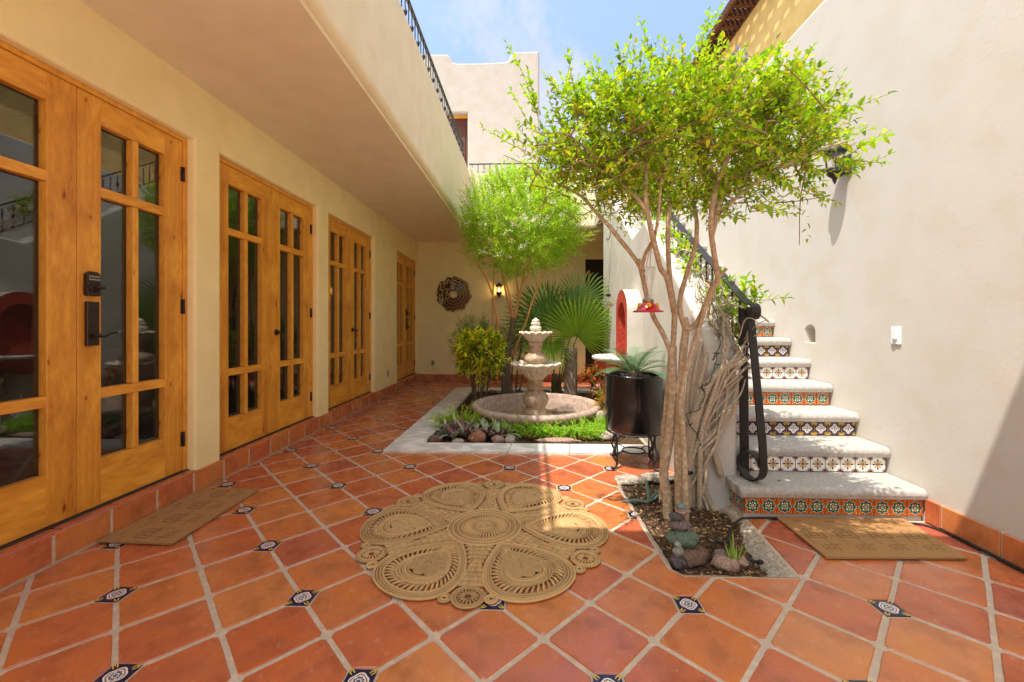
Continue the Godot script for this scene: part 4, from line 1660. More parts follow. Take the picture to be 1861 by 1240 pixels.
func rocks_all() -> void:
	var cols := [C(186, 128, 100), C(196, 160, 140), C(204, 182, 166), C(112, 106, 104), C(148, 128, 124), C(120, 136, 116), C(176, 174, 164), C(140, 110, 90)]
	for i in cols.size():
		rocks[str(cols[i])] = stone(cols[i], 200 + i, 0.66, 0.5, 4.5, 0.85, 0.03)
	# along the front of the planter
	rock("rock", "rusty red boulder in front of the purple leaved plants", V(-0.59, 0.05, -4.545), V(0.095, 0.075, 0.06), cols[0], 1)
	rock("rock", "small pinkish stone just right of the rusty boulder", V(-0.37, 0.035, -4.53), V(0.07, 0.05, 0.045), cols[1], 2)
	rock("rock", "pale cream stone at the right end of the purple leaved plants", V(-0.235, 0.035, -4.52), V(0.062, 0.045, 0.045), cols[2], 3)
	rock("rock", "flat pale stone left of the rusty boulder on the planter edge", V(-0.80, 0.02, -4.51), V(0.07, 0.028, 0.04), cols[2], 4)
	rock("rock", "low brownish stone in the front left corner of the planter", V(-1.06, 0.03, -4.55), V(0.085, 0.04, 0.06), cols[7], 5)
	rock("rock", "grey stone lying against the left border of the planter", V(-1.05, 0.03, -4.75), V(0.065, 0.05, 0.11), cols[3], 6)
	rock("rock", "long flat pinkish slab of rock at the front of the green ground cover", V(0.29, 0.03, -4.53), V(0.235, 0.032, 0.055), cols[1], 7)
	rock("rock", "pale weathered stone behind the legs of the black pot", V(0.86, 0.03, -4.75), V(0.11, 0.06, 0.09), cols[2], 8)
	rock("rock", "upright white stone leaning by the orange leaved plant", V(0.85, 0.12, -5.2), V(0.07, 0.10, 0.05), cols[2], 9)
	for i in 6:
		rock("rock", ["first", "second", "third", "fourth", "fifth", "sixth"][i] + " dark rounded rock from the left behind the fountain basin", V(-0.75 + i * 0.26 + rr(-0.05, 0.05), 0.04, -7.62 + rr(-0.06, 0.06)), V(rr(0.06, 0.10), rr(0.05, 0.08), 0.06), cols[3] if i % 2 else cols[4], 30 + i, "dark rocks behind the basin")
	# the two cairns in the tree bed
	var g := -0.035
	var st := "on the tall cairn in the tree bed"
	rock("rock", "broad rough brown rock that carries the tall cairn by the tree", V(0.905, g + 0.028, -2.39), V(0.115, 0.042, 0.075), cols[7], 41, "", 0.3)
	rock("stone", "large greenish grey stone low " + st, V(0.865, g + 0.108, -2.415), V(0.088, 0.050, 0.062), cols[5], 42)
	rock("stone", "flat purplish stone " + st, V(0.845, g + 0.185, -2.42), V(0.063, 0.027, 0.048), cols[4], 43)
	rock("stone", "dark grey oval stone " + st, V(0.828, g + 0.232, -2.415), V(0.040, 0.021, 0.034), cols[3], 44)
	rock("stone", "flat tan stone near the top " + st, V(0.872, g + 0.258, -2.435), V(0.044, 0.015, 0.034), cols[1], 45)
	rock("stone", "small pale teal stone topmost on the tall cairn in the tree bed", V(0.862, g + 0.287, -2.43), V(0.030, 0.014, 0.026), C(150, 166, 158), 46)
	rock("stone", "thin white chip under the topmost stone of one cairn", V(0.866, g + 0.272, -2.43), V(0.028, 0.008, 0.022), cols[6], 47)
	rock("stone", "dark purplish oval stone at the foot of the small cairn", V(0.80, g + 0.028, -2.315), V(0.044, 0.035, 0.036), C(112, 100, 102), 48)
	rock("stone", "round grey stone in the middle of the small cairn", V(0.803, g + 0.087, -2.315), V(0.030, 0.027, 0.027), cols[6], 49)
	rock("stone", "little pale stone on top of the small cairn", V(0.800, g + 0.125, -2.315), V(0.018, 0.013, 0.016), C(178, 180, 166), 50)
	rock("rock", "wide pinkish rock at the foot of the aloe", V(1.055, g + 0.028, -2.31), V(0.070, 0.038, 0.048), cols[1], 51, "", -0.3)
	rock("rock", "small round pinkish rock right of the aloe", V(1.155, g + 0.024, -2.33), V(0.032, 0.030, 0.030), cols[1], 52)
	rock("rock", "dull brown rock half hidden behind the aloe", V(1.06, g + 0.03, -2.385), V(0.04, 0.035, 0.035), cols[4], 53)

func rug() -> void:
	var c := V(-0.30, 0, -2.645)
	var r := thing("jute_rug", "round braided jute rug with six petals on the terracotta floor", "rug", c)
	var y := 0.010
	var rope := func(s: SurfaceTool, p: PackedVector3Array, rad: float, closed: bool) -> void:
		s.set_color(Color(1, 1, 1) * rr(0.66, 1.0))
		tube(s, p, rad, rad, 6, closed, 0.10, 0.85)
	# the teardrop of one petal, local: u outward
	var tear := func(off: float, n: int) -> PackedVector3Array:
		var out := PackedVector3Array()
		for i in n:
			var t := TAU * i / n
			var e := 0.5 - 0.5 * cos(t)
			var u := lerpf(0.222 + off, 0.785 - off, e)
			var w := (0.262 - off * 1.0) * sin(t) * pow(e, 0.42) * 1.20
			out.append(V(u, y, w))
		return out
	var turn := func(p: PackedVector3Array, b: Basis) -> PackedVector3Array:
		var out := PackedVector3Array()
		for q in p: out.append(b * q)
		return out
	for k in 6:
		var b := Basis(Vector3.UP, TAU * k / 6.0)
		var s := S()
		for j in 4:
			rope.call(s, turn.call(tear.call(0.010 + j * 0.0150, 64), b), 0.0074, true)
		for j in 3:
			rope.call(s, turn.call(tear.call(0.118 + j * 0.0140, 48), b), 0.0068, true)
		# open loops between the bands
		var o := turn.call(tear.call(0.062, 46), b) as PackedVector3Array
		var i2 := turn.call(tear.call(0.112, 46), b) as PackedVector3Array
		for i in 46:
			var a := o[i]
			var d := i2[(i + 1) % 46]
			var m := (a + d) * 0.5 + V(0, 0.006, 0)
			s.set_color(Color(1, 1, 1) * rr(0.72, 1.0))
			tube(s, PackedVector3Array([a, m, d]), 0.0070, 0.0070, 5)
		part(r, "petal", s, M.jute)
		# rosettes and the tongue inside the petal
		s = S()
		s.set_color(Color(0.85, 0.85, 0.85))
		for j in 2:
			var arc := (turn.call(tear.call(0.158 + j * 0.015, 40), b) as PackedVector3Array).slice(9, 32)
			rope.call(s, arc, 0.0080, false)
		var ros := []
		for q in [[0.565, 0.0, 0.032], [0.548, 0.058, 0.030], [0.548, -0.058, 0.030], [0.508, 0.026, 0.027], [0.508, -0.026, 0.027], [0.500, 0.078, 0.024], [0.500, -0.078, 0.024], [0.462, 0.052, 0.024], [0.462, -0.052, 0.024], [0.452, 0.0, 0.024], [0.415, 0.036, 0.018], [0.415, -0.036, 0.018]]:
			ros.append(q)
		for q in ros:
			for rad in [0.0, 0.34, 0.68, 1.0]:
				if rad == 0.0:
					lump(s, b * V(q[0], y, q[1]), V(0.007, 0.008, 0.007), 3, 0.1, 8)
					continue
				var ring := PackedVector3Array()
				for i in 12: ring.append(b * V(q[0] + cos(TAU * i / 12) * q[2] * rad, y + 0.002, q[1] + sin(TAU * i / 12) * q[2] * rad))
				tube(s, ring, 0.0064, 0.0064, 5, true, 0.1)
		for j in range(-3, 4):
			rope.call(s, turn.call(PackedVector3Array([V(0.365, y, j * 0.0035), V(0.42, y, j * 0.0075), V(0.48, y, j * 0.0105)]), b), 0.0062, false)
		part(r, "petal_filling", s, M.jute)
		# the medallions in the gaps of the rim
		b = Basis(Vector3.UP, TAU * (k + 0.5) / 6.0)
		s = S()
		s.set_color(Color(0.9, 0.9, 0.9))
		var mc := V(0.688, y, 0)
		for rad in [0.076, 0.062]:
			var ring := PackedVector3Array()
			for i in 28: ring.append(b * (mc + V(cos(TAU * i / 28), 0, sin(TAU * i / 28)) * rad))
			rope.call(s, ring, 0.0078, true)
		for i in 16:
			var d := V(cos(TAU * i / 16), 0, sin(TAU * i / 16))
			tube(s, PackedVector3Array([b * (mc + d * 0.052), b * (mc + d * 0.034 + V(0, 0.005, 0)), b * (mc + d * 0.016)]), 0.0052, 0.0048, 5)
		for sgn in [-1.0, 1.0]:
			for rad in [0.028, 0.015]:
				var ring := PackedVector3Array()
				for i in 16: ring.append(b * (V(0.700, y, sgn * 0.110) + V(cos(TAU * i / 16), 0, sin(TAU * i / 16)) * rad))
				rope.call(s, ring, 0.0068, true)
		# ropes that fill the wedge between two petals
		for j in 10:
			var u := 0.225 + j * 0.040
			var hw := 0.030 + 0.05 * absf(j - 5) / 5.0
			var m := int(hw / 0.011) + 1
			for q in range(-m, m + 1):
				var o2 := hw * q / m
				rope.call(s, PackedVector3Array([b * V(u - 0.024, y - 0.003, o2 * 0.86), b * V(u + 0.020, y - 0.003, o2)]), 0.0062, false)
		part(r, "rim_medallion", s, M.jute)
	# hub
	var s := S()
	for rad in [0.008, 0.022, 0.036, 0.050, 0.064, 0.078, 0.150, 0.166, 0.182, 0.198, 0.214, 0.230]:
		var ring := PackedVector3Array()
		for i in 44: ring.append(V(cos(TAU * i / 44) * rad, y, sin(TAU * i / 44) * rad))
		rope.call(s, ring, 0.0073, true)
	for i in 44:
		var d := V(cos(TAU * i / 44), 0, sin(TAU * i / 44))
		var d2 := V(cos(TAU * (i + 0.8) / 44), 0, sin(TAU * (i + 0.8) / 44))
		tube(s, PackedVector3Array([d * 0.084 + V(0, y, 0), (d + d2) * 0.057 + V(0, y + 0.006, 0), d2 * 0.145 + V(0, y, 0)]), 0.0062, 0.0062, 5)
	part(r, "hub", s, M.jute)

func doormat(label: String, pts: Array, flip: bool) -> void:
	# pts: the four corners on the floor (x, d), in order along the length
	var s := S()
	var c := (pts[0] + pts[2]) * 0.5 as Vector2
	var p := []
	for q in pts: p.append(V(q.x - c.x, 0.016, -(q.y - c.y)))
	QU(s, p[0], p[1], p[2], p[3], Vector3.UP)
	s.set_uv(Vector2(0.02, 0.5))
	for i in 4:
		var a: Vector3 = p[i]
		var b: Vector3 = p[(i + 1) % 4]
		QO(s, a, b, b - V(0, 0.011, 0), a - V(0, 0.011, 0), (a + b) * 0.5)
	single("doormat", s, M.doormat, label, "doormat", V(c.x, 0.001, -c.y))

func pot_and_stand() -> void:
	var c := V(0.945, 0, -3.90)
	var st := thing("plant_stand", "black wrought iron stand with four curled legs under the black pot", "plant stand", c)
	for k in 4:
		var a := PI * 0.30 + PI / 2 * k
		var d := V(cos(a), 0, sin(a))
		var s := S()
		tube(s, curve([d * 0.235 + V(0, 0.31, 0), d * 0.235 + V(0, 0.22, 0), d * 0.27 + V(0, 0.13, 0), d * 0.22 + V(0, 0.05, 0), d * 0.255 + V(0, 0.008, 0), d * 0.29 + V(0, 0.022, 0)], 5), 0.011, 0.010, 6)
		tube(s, curve([d * 0.237 + V(0, 0.31, 0), d * 0.215 + V(0, 0.18, 0), d * 0.222 + V(0, 0.04, 0)], 4), 0.007, 0.007, 6)
		part(st, "leg", s, M.iron)
	var s := S()
	for q in [[0.245, 0.315], [0.10, 0.125]]:
		var ring := PackedVector3Array()
		for i in 32: ring.append(V(cos(TAU * i / 32) * q[0], q[1], sin(TAU * i / 32) * q[0]))
		tube(s, ring, 0.007, 0.007, 6, true)
	for k in 4:
		var a := PI * 0.30 + PI / 2 * k
		var d := V(cos(a), 0, sin(a))
		tube(s, curve([d * 0.10 + V(0, 0.125, 0), d * 0.17 + V(0, 0.14, 0), d * 0.24 + V(0, 0.11, 0)], 4), 0.005, 0.005, 5)
	part(st, "ring", s, M.iron)
	var pt := thing("plant_pot", "tall glossy black cylindrical pot raised on an iron stand", "pot", c + V(0, 0.32, 0))
	s = S()
	var prof := [Vector2(0.0, 0.0), Vector2(0.235, 0.0), Vector2(0.250, 0.012)]
	for q in [Vector2(0.258, 0.03), Vector2(0.262, 0.25), Vector2(0.258, 0.49), Vector2(0.262, 0.497), Vector2(0.262, 0.512), Vector2(0.256, 0.518), Vector2(0.244, 0.516), Vector2(0.240, 0.50), Vector2(0.240, 0.46)]: prof.append(q)
	lathe(s, prof, 20)
	part(pt, "vessel", s, M.pot)
	s = S()
	lathe(s, [Vector2(0.240, 0.462), Vector2(0.0, 0.475)], 20)
	part(pt, "soil", s, M.soil)
	s = S()
	for i in 70:
		var a := rr(0, TAU)
		var r := sqrt(rr(0.0, 1.0)) * 0.215
		var e := rr(0.012, 0.026)
		lump(s, V(cos(a) * r, 0.482, sin(a) * r), V(e, e * 0.7, e * 0.85), i, 0.2, 8)
	part(pt, "pebbles", s, M.pebble).set_meta("kind", "stuff")
	# the cycad
	var cy := thing("sago_palm", "small sago palm with stiff feathery fronds growing in the black pot", "palm", c + V(0, 0.80, 0))
	s = S()
	lump(s, V(0, 0.012, 0), V(0.05, 0.06, 0.05), 9, 0.3, 12)
	part(cy, "trunk", s, M.bark_grey)
	for k in 19:
		var a := TAU * k * 0.381966 + 0.3
		var steep := 1.25 - 0.060 * k
		var l := rr(0.30, 0.37)
		var d := V(cos(a), 0, sin(a))
		s = S()
		var rib := PackedVector3Array()
		var p := V(0, 0.04, 0) + d * 0.02
		var n := 16
		for i in n + 1:
			rib.append(p)
			var ang := steep - 0.85 * pow(float(i) / n, 1.3)
			p += (d * cos(ang) + V(0, sin(ang), 0)) * l / n
		s.set_color(C(110, 120, 70))
		tube(s, rib, 0.0045, 0.0015, 4)
		for i in range(2, 22):
			var f := i * n / 22.0
			var q := rib[int(f)].lerp(rib[mini(int(f) + 1, n)], f - int(f))
			var t := (rib[mini(int(f) + 1, n)] - rib[int(f)]).normalized() if int(f) < n else (rib[n] - rib[n - 1]).normalized()
			var side := t.cross(Vector3.UP).normalized()
			var up := side.cross(t).normalized()
			var ll := 0.105 * sin(PI * clampf((f + 1.0) / (n + 2.5), 0.0, 1.0)) + 0.012
			for sg in [-1.0, 1.0]:
				var e: Vector3 = (side * sg * 0.86 + t * 0.5 + up * 0.30).normalized()
				var w := t * 0.0038
				var tip := q + e * ll - up * 0.012
				s.set_smooth_group(-1)
				var mid := q + e * ll * 0.55
				s.set_color(vary(C(92, 128, 84), 0.12))
				Q(s, q - w, q + w, mid + w * 0.8, mid - w * 0.8)
				T(s, mid - w * 0.8, mid + w * 0.8, tip)
		part(cy, "frond", s, M.leaf_thick)

func wall_things() -> void:
	# the woven shell disc
	var dc := thing("wall_disc", "round wavy wall disc of striped brown shell pieces with a hole in the middle", "wall ornament", V(-1.775, 1.97, -9.46))
	var s := S()
	var nr := 9
	var ns := 44
	var nz := noise(120, 2.0, 2)
	var vm := mat(Color(1, 1, 1), 0.22, 0.6)
	vm.vertex_color_use_as_albedo = true
	for i in nr:
		for j in ns:
			var base := C(120, 80, 54)
			if rng.randf() < 0.45: base = C(92, 60, 42)
			if (i % 2 == 0): base = C(172, 132, 96)
			var aa := TAU * (j + 0.5) / ns
			if aa > PI * 0.45 and aa < PI * 1.25:
				base = C(216, 192, 160) if rng.randf() < 0.55 else C(104, 66, 44)
			s.set_color(vary(base, 0.15))
			var p := []
			for k in [[0, 0], [0, 1], [1, 1], [1, 0]]:
				var a: float = TAU * (j + k[1]) / ns
				var edge := 0.385 + 0.03 * nz.get_noise_2d(cos(a) * 1.5, sin(a) * 1.5) * 1.6
				var r: float = lerpf(0.078, edge, (i + k[0] * 0.86) / nr)
				var z: float = 0.02 + 0.006 * sin(a * 5.0 + 1.0) * pow(r / 0.4, 2.0) + 0.012 * (1 - k[0])
				p.append(V(cos(a) * r, sin(a) * r, z))
			Q(s, p[0], p[3], p[2], p[1])
			QO(s, p[2], p[3], p[3] - V(0, 0, 0.014), p[2] - V(0, 0, 0.014), p[2] + p[3])
	part(dc, "shell_pieces", s, vm)
	s = S()
	var ring := PackedVector3Array()
	for i in 60:
		var a := TAU * i / 60
		var edge := 0.383 + 0.03 * nz.get_noise_2d(cos(a) * 1.5, sin(a) * 1.5) * 1.6
		ring.append(V(cos(a) * edge, sin(a) * edge, 0.016 + 0.006 * sin(a * 5.0 + 1.0)))
	tube(s, ring, 0.008, 0.008, 6, true)
	part(dc, "rim", s, M.darkdoor)
	s = S()
	lathe(s, [Vector2(0.082, 0.0), Vector2(0.36, 0.0)], 32)
	part(dc, "backing", s, M.darkdoor, Transform3D(Basis(Vector3.RIGHT, PI / 2), V(0, 0, 0.004)))
	# wall lantern
	wall_lantern(V(-0.735, 2.06, -9.47), Vector3(0, 0, 1), true, "lit black wall lantern on the cream back wall behind the tree stems")
	wall_lantern(V(2.592, 2.62, -3.50), Vector3(-1, 0, 0), false, "dark half hidden wall sconce high on the white wall among the leaves")
	# electrical plates
	var sw := thing("wall_switch", "white wall plate with a small sensor on the white stucco wall", "switch", V(2.592, 1.215, -3.055))
	s = S()
	box(s, V(-0.006, 0, 0), V(0.012, 0.125, 0.078), 0.004)
	part(sw, "plate", s, M.plastic)
	s = S()
	box(s, V(-0.015, 0.008, 0), V(0.012, 0.07, 0.036), 0.003)
	part(sw, "cover", s, M.plastic)
	s = S()
	box(s, V(-0.021, -0.022, 0), V(0.012, 0.016, 0.024), 0.003)
	part(sw, "sensor", s, mat(C(200, 196, 190), 0.4))
	for q in [[V(-2.26, 0.40, -9.47), V(0, 0, 1), "small grey outlet plate low on the back wall left of the shrubs"], [V(-2.60, 0.40, -7.44), V(1, 0, 0), "small steel outlet plate between the third and fourth pairs of doors"]]:
		var o := thing("outlet", q[2], "outlet", q[0])
		var b := Basis.looking_at(-q[1], Vector3.UP)
		s = S()
		box(s, b * V(0, 0, 0.005), V(0.072, 0.115, 0.01), 0.003, b)
		part(o, "plate", s, M.steel)
		s = S()
		for yy in [-0.024, 0.024]: box(s, b * V(0, yy, 0.011), V(0.034, 0.030, 0.006), 0.002, b)
		part(o, "socket", s, mat(C(120, 112, 104), 0.5))
	# the niche with its shell basin
	var wf := thing("wall_fountain", "terracotta red arched niche with a white hood and shell basin on the stair wall", "wall fountain", V(1.25, 0.8, -5.05))
	var arch := PackedVector2Array([Vector2(4.76, 0.62), Vector2(4.76, 1.44)])
	for i in 13:
		var a := PI * i / 12
		arch.append(Vector2(5.07 - 0.31 * cos(a), 1.44 + 0.27 * sin(a)))
	arch.append(Vector2(5.38, 0.62))
	var inner := PackedVector2Array([Vector2(4.86, 0.62), Vector2(4.86, 1.36)])
	for i in 11:
		var a := PI * i / 10
		inner.append(Vector2(5.07 - 0.21 * cos(a), 1.36 + 0.20 * sin(a)))
	inner.append(Vector2(5.28, 0.62))
	# hood (white) behind a red front ring
	s = S()
	var n := arch.size()
	for i in n - 1:
		var a := arch[i]
		var b := arch[i + 1]
		var out := V(0, (a.y + b.y) / 2 - 1.2, -((a.x + b.x) / 2 - 5.07))
		s.set_smooth_group(2)
		QO(s, V(1.08, a.y, -a.x), V(1.08, b.y, -b.x), V(1.255, b.y, -b.x), V(1.255, a.y, -a.x), out)
	wpart(wf, "hood", s, M.side)
	s = S()
	for i in inner.size() - 1:
		var a := arch[mini(int(float(i) / (inner.size() - 1) * (n - 1)), n - 1)]
		var b := arch[mini(int(float(i + 1) / (inner.size() - 1) * (n - 1)), n - 1)]
		QO(s, V(1.079, a.y, -a.x), V(1.079, b.y, -b.x), V(1.079, inner[i + 1].y, -inner[i + 1].x), V(1.079, inner[i].y, -inner[i].x), V(-1, 0, 0))
		var mid := V(0, 1.2, -5.07)
		var f := V(0, (inner[i].y + inner[i + 1].y) / 2, -(inner[i].x + inner[i + 1].x) / 2)
		QO(s, V(1.079, inner[i].y, -inner[i].x), V(1.079, inner[i + 1].y, -inner[i + 1].x), V(1.24, inner[i + 1].y, -inner[i + 1].x), V(1.24, inner[i].y, -inner[i].x), mid - f)
	QO(s, V(1.235, 0.62, -4.84), V(1.235, 0.62, -5.30), V(1.235, 1.6, -5.30), V(1.235, 1.6, -4.84), V(-1, 0, 0))
	wpart(wf, "niche", s, M.red)
	s = S()
	var half := func(prof: Array, q: SurfaceTool) -> void:
		q.set_smooth_group(3)
		for i in prof.size() - 1:
			for j in 14:
				var a0 := PI / 2 + PI * j / 14
				var a1 := PI / 2 + PI * (j + 1) / 14
				var p0: Vector2 = prof[i]
				var p1: Vector2 = prof[i + 1]
				var A := V(1.09 + cos(a0) * p0.x, p0.y, -5.07 + sin(a0) * p0.x)
				var B := V(1.09 + cos(a1) * p0.x, p0.y, -5.07 + sin(a1) * p0.x)
				var CC := V(1.09 + cos(a1) * p1.x, p1.y, -5.07 + sin(a1) * p1.x)
				var D := V(1.09 + cos(a0) * p1.x, p1.y, -5.07 + sin(a0) * p1.x)
				QO(q, A, B, CC, D, V(cos(a0), -0.3, sin(a0)))
	half.call([Vector2(0.12, 0.66), Vector2(0.2, 0.72), Vector2(0.29, 0.80), Vector2(0.33, 0.86)], s)
	wpart(wf, "basin", s, M.red)
	s = S()
	half.call([Vector2(0.33, 0.861), Vector2(0.355, 0.875), Vector2(0.36, 0.90), Vector2(0.345, 0.915)], s)
	for j in 14:
		var a0 := PI / 2 + PI * j / 14
		var a1 := PI / 2 + PI * (j + 1) / 14
		QO(s, V(1.09 + cos(a0) * 0.345, 0.915, -5.07 + sin(a0) * 0.345), V(1.09 + cos(a1) * 0.345, 0.915, -5.07 + sin(a1) * 0.345), V(1.09 + cos(a1) * 0.28, 0.90, -5.07 + sin(a1) * 0.28), V(1.09 + cos(a0) * 0.28, 0.90, -5.07 + sin(a0) * 0.28), Vector3.UP)
		QO(s, V(1.09 + cos(a0) * 0.28, 0.90, -5.07 + sin(a0) * 0.28), V(1.09 + cos(a1) * 0.28, 0.90, -5.07 + sin(a1) * 0.28), V(1.09, 0.82, -5.07), V(1.09, 0.82, -5.07), Vector3.UP)
	wpart(wf, "basin_rim", s, M.side)
	s = S()
	prism(s, PackedVector2Array([Vector2(4.93, 0.0), Vector2(5.21, 0.0), Vector2(5.16, 0.66), Vector2(4.98, 0.66)]), V(1.26, 0, 0), V(0, 0, -1), Vector3.UP, V(-0.28, 0, 0), 0.03, 2)
	wpart(wf, "pedestal", s, M.side)

func wall_lantern(at: Vector3, out: Vector3, lit: bool, label: String) -> void:
	var l := thing("wall_lantern", label, "lantern", at)
	var p := out * (0.10 if lit else 0.115)
	var s := S()
	box(s, out * 0.01 + V(0, -0.02, 0), V(0.06, 0.16, 0.06) - V(absf(out.x), 0, absf(out.z)) * 0.04, 0.006)
	tube(s, curve([out * 0.01 + V(0, -0.05, 0), out * 0.06 + V(0, -0.11, 0), p + V(0, -0.12, 0)], 4), 0.009, 0.009, 6)
	part(l, "bracket", s, M.iron)
	s = S()
	lathe(s, [Vector2(0.0, -0.185), Vector2(0.012, -0.16), Vector2(0.02, -0.13), Vector2(0.056, -0.10), Vector2(0.062, -0.065), Vector2(0.062, -0.05), Vector2(0.0, -0.05)], 12, p)
	part(l, "base", s, M.iron)
	s = S()
	lathe(s, [Vector2(0.0, 0.07), Vector2(0.078, 0.07), Vector2(0.082, 0.085), Vector2(0.068, 0.115), Vector2(0.036, 0.135), Vector2(0.016, 0.15), Vector2(0.012, 0.165), Vector2(0.0, 0.175)], 12, p)
	part(l, "cap", s, M.iron)
	s = S()
	for i in 6:
		var a := TAU * i / 6
		bar(s, p + V(cos(a) * 0.060, -0.055, sin(a) * 0.060), p + V(cos(a) * 0.072, 0.075, sin(a) * 0.072), 0.004, 5)
	part(l, "cage", s, M.iron)
	s = S()
	lathe(s, [Vector2(0.054, -0.05), Vector2(0.066, 0.07)], 16, p)
	part(l, "lamp_glass", s, M.glass)
	s = S()
	lathe(s, [Vector2(0.0, -0.045), Vector2(0.014, -0.04), Vector2(0.018, -0.01), Vector2(0.020, 0.015), Vector2(0.012, 0.04), Vector2(0.0, 0.05)], 12, p)
	var bm := mat(C(250, 236, 210), 0.4)
	if lit:
		bm.emission_enabled = true
		bm.emission = Color(1.0, 0.86, 0.62)
		bm.emission_energy_multiplier = 2.2
	part(l, "bulb", s, bm)
	if lit:
		var o := OmniLight3D.new()
		o.name = "bulb_light"
		o.position = p
		o.light_energy = 0.02
		o.light_color = Color(1.0, 0.78, 0.48)
		o.light_size = 0.02
		o.omni_range = 30.0
		o.omni_attenuation = 2.0
		o.shadow_enabled = true
		l.add_child(o)

func small_things() -> void:
	# hummingbird feeder
	var z := -2.93
	var f := thing("hummingbird_feeder", "red and clear hummingbird feeder hanging from a tree branch", "bird feeder", V(0.761, 1.374, -2.75))
	var s := S()
	lathe(s, [Vector2(0.0, 0.0), Vector2(0.088, 0.0), Vector2(0.098, 0.004), Vector2(0.094, 0.010), Vector2(0.074, 0.016), Vector2(0.066, 0.036), Vector2(0.052, 0.052), Vector2(0.034, 0.062), Vector2(0.032, 0.078), Vector2(0.0, 0.078)], 28)
	part(f, "base", s, M.redplastic)
	for k in 5:
		var a := TAU * k / 5 + 0.5
		s = S()
		for i in 6:
			var b := TAU * i / 6
			lump(s, V(cos(a) * 0.060 + cos(b) * 0.010 * -sin(a), 0.046 + sin(b) * 0.010, sin(a) * 0.060 + cos(b) * 0.010 * cos(a)), V(0.008, 0.008, 0.008), i, 0.05, 8)
		part(f, "flower", s, M.yellowplastic)
	s = S()
	var gp := []
	for i in 15:
		var t := i / 14.0
		gp.append(Vector2(0.031 + 0.017 * pow(t, 1.6) + 0.016 * pow(1.0 - t, 8.0) * 0.0 - 0.008 * sin(PI * clampf(t * 1.5, 0.0, 1.0)), 0.075 + 0.215 * t))
	gp.append(Vector2(0.040, 0.297))
	gp.append(Vector2(0.0, 0.299))
	lathe(s, gp, 24)
	var gm: StandardMaterial3D = M.glass.duplicate()
	gm.albedo_color = Color(0.93, 0.90, 0.88, 0.34)
	part(f, "bottle", s, gm)
	s = S()
	lathe(s, [Vector2(0.033, 0.068), Vector2(0.035, 0.070), Vector2(0.035, 0.085), Vector2(0.033, 0.087)], 20)
	part(f, "collar", s, M.steel)
	s = S()
	tube(s, curve([V(-0.012, 0.30, 0), V(-0.002, 0.36, 0.002), V(0.012, 0.42, 0.004)], 3), 0.002, 0.002, 5)
	tube(s, curve([V(0.012, 0.30, 0), V(0.014, 0.36, 0.002), V(0.020, 0.42, 0.004)], 3), 0.002, 0.002, 5)
	var loop := PackedVector3Array()
	for i in 34:
		var a := i * 0.75
		loop.append(V(0.017 + 0.014 * cos(a), 0.415 + 0.0012 * i, 0.004 + 0.017 * sin(a)))
	tube(s, loop, 0.002, 0.002, 4)
	part(f, "cord", s, mat(C(190, 40, 44), 0.7))
	# a glass globe on a wire
	var gb := thing("glass_globe", "small clear glass globe hanging on a long wire left of the red niche", "glass globe", V(0.473, 1.431, -2.58))
	s = S()
	lump(s, Vector3.ZERO, V(0.040, 0.040, 0.040), 1, 0.0, 24)
	var gm2: StandardMaterial3D = M.glass.duplicate()
	gm2.albedo_color = Color(0.9, 0.9, 0.88, 0.12)
	part(gb, "globe", s, gm2)
	s = S()
	lathe(s, [Vector2(0.014, 0.036), Vector2(0.014, 0.05), Vector2(0.0, 0.052)], 12)
	part(gb, "cap", s, M.bronze)
	s = S()
	bar(s, V(0, 0.05, 0), V(0.02, 0.50, 0.03), 0.0009, 4)
	part(gb, "wire", s, M.iron)
	s = S()
	lump(s, V(0.006, -0.012, 0), V(0.022, 0.014, 0.018), 4, 0.3, 10)
	part(gb, "moss", s, mat(C(150, 150, 60), 0.9))
	# iron hook on the branch
	s = S()
	var hk := [V(0.0, 0.0, 0), V(-0.004, -0.05, 0), V(-0.014, -0.075, 0), V(-0.022, -0.06, 0), V(-0.02, -0.05, 0)]
	tube(s, curve([V(0, 0.012, 0), V(0.006, -0.03, 0), V(-0.002, -0.07, 0), V(-0.014, -0.082, 0), V(-0.020, -0.066, 0)], 5), 0.0022, 0.0022, 5)
	single("hook", s, M.iron, "little black S hook dangling from the left branch of the tree", "hook", V(0.474, 1.890, -2.55))
	# garden lamp on a stake
	var gl := thing("path_light", "black garden path light on a stake behind the tree stems", "garden lamp", V(1.07, 0.02, -2.96))
	s = S()
	tube(s, PackedVector3Array([V(0, -0.14, 0), V(0, 0.15, 0)]), 0.008, 0.014, 8)
	part(gl, "stake", s, M.iron)
	s = S()
	lathe(s, [Vector2(0.026, 0.15), Vector2(0.030, 0.16), Vector2(0.027, 0.22), Vector2(0.04, 0.235), Vector2(0.058, 0.242), Vector2(0.048, 0.258), Vector2(0.018, 0.27), Vector2(0.0, 0.273)], 20)
	part(gl, "lamp_head", s, M.iron)
	# cables
	s = S()
	tube(s, curve([V(1.10, -0.02, -2.90), V(1.06, -0.018, -2.72), V(1.10, -0.02, -2.60), V(1.17, -0.012, -2.55), V(1.26, 0.005, -2.68), V(1.37, 0.008, -2.80), V(1.46, 0.010, -2.826), V(1.75, 0.010, -2.832), V(2.1, 0.008, -2.83), V(2.40, 0.008, -2.80), V(2.545, 0.009, -2.72), V(2.556, 0.009, -2.3), V(2.560, 0.009, -1.7), V(2.556, 0.009, -1.0)], 6), 0.0065, 0.0065, 6)
	single("cable", s, M.cable, "black cable that runs along the lowest step to the right wall", "cable")
	s = S()
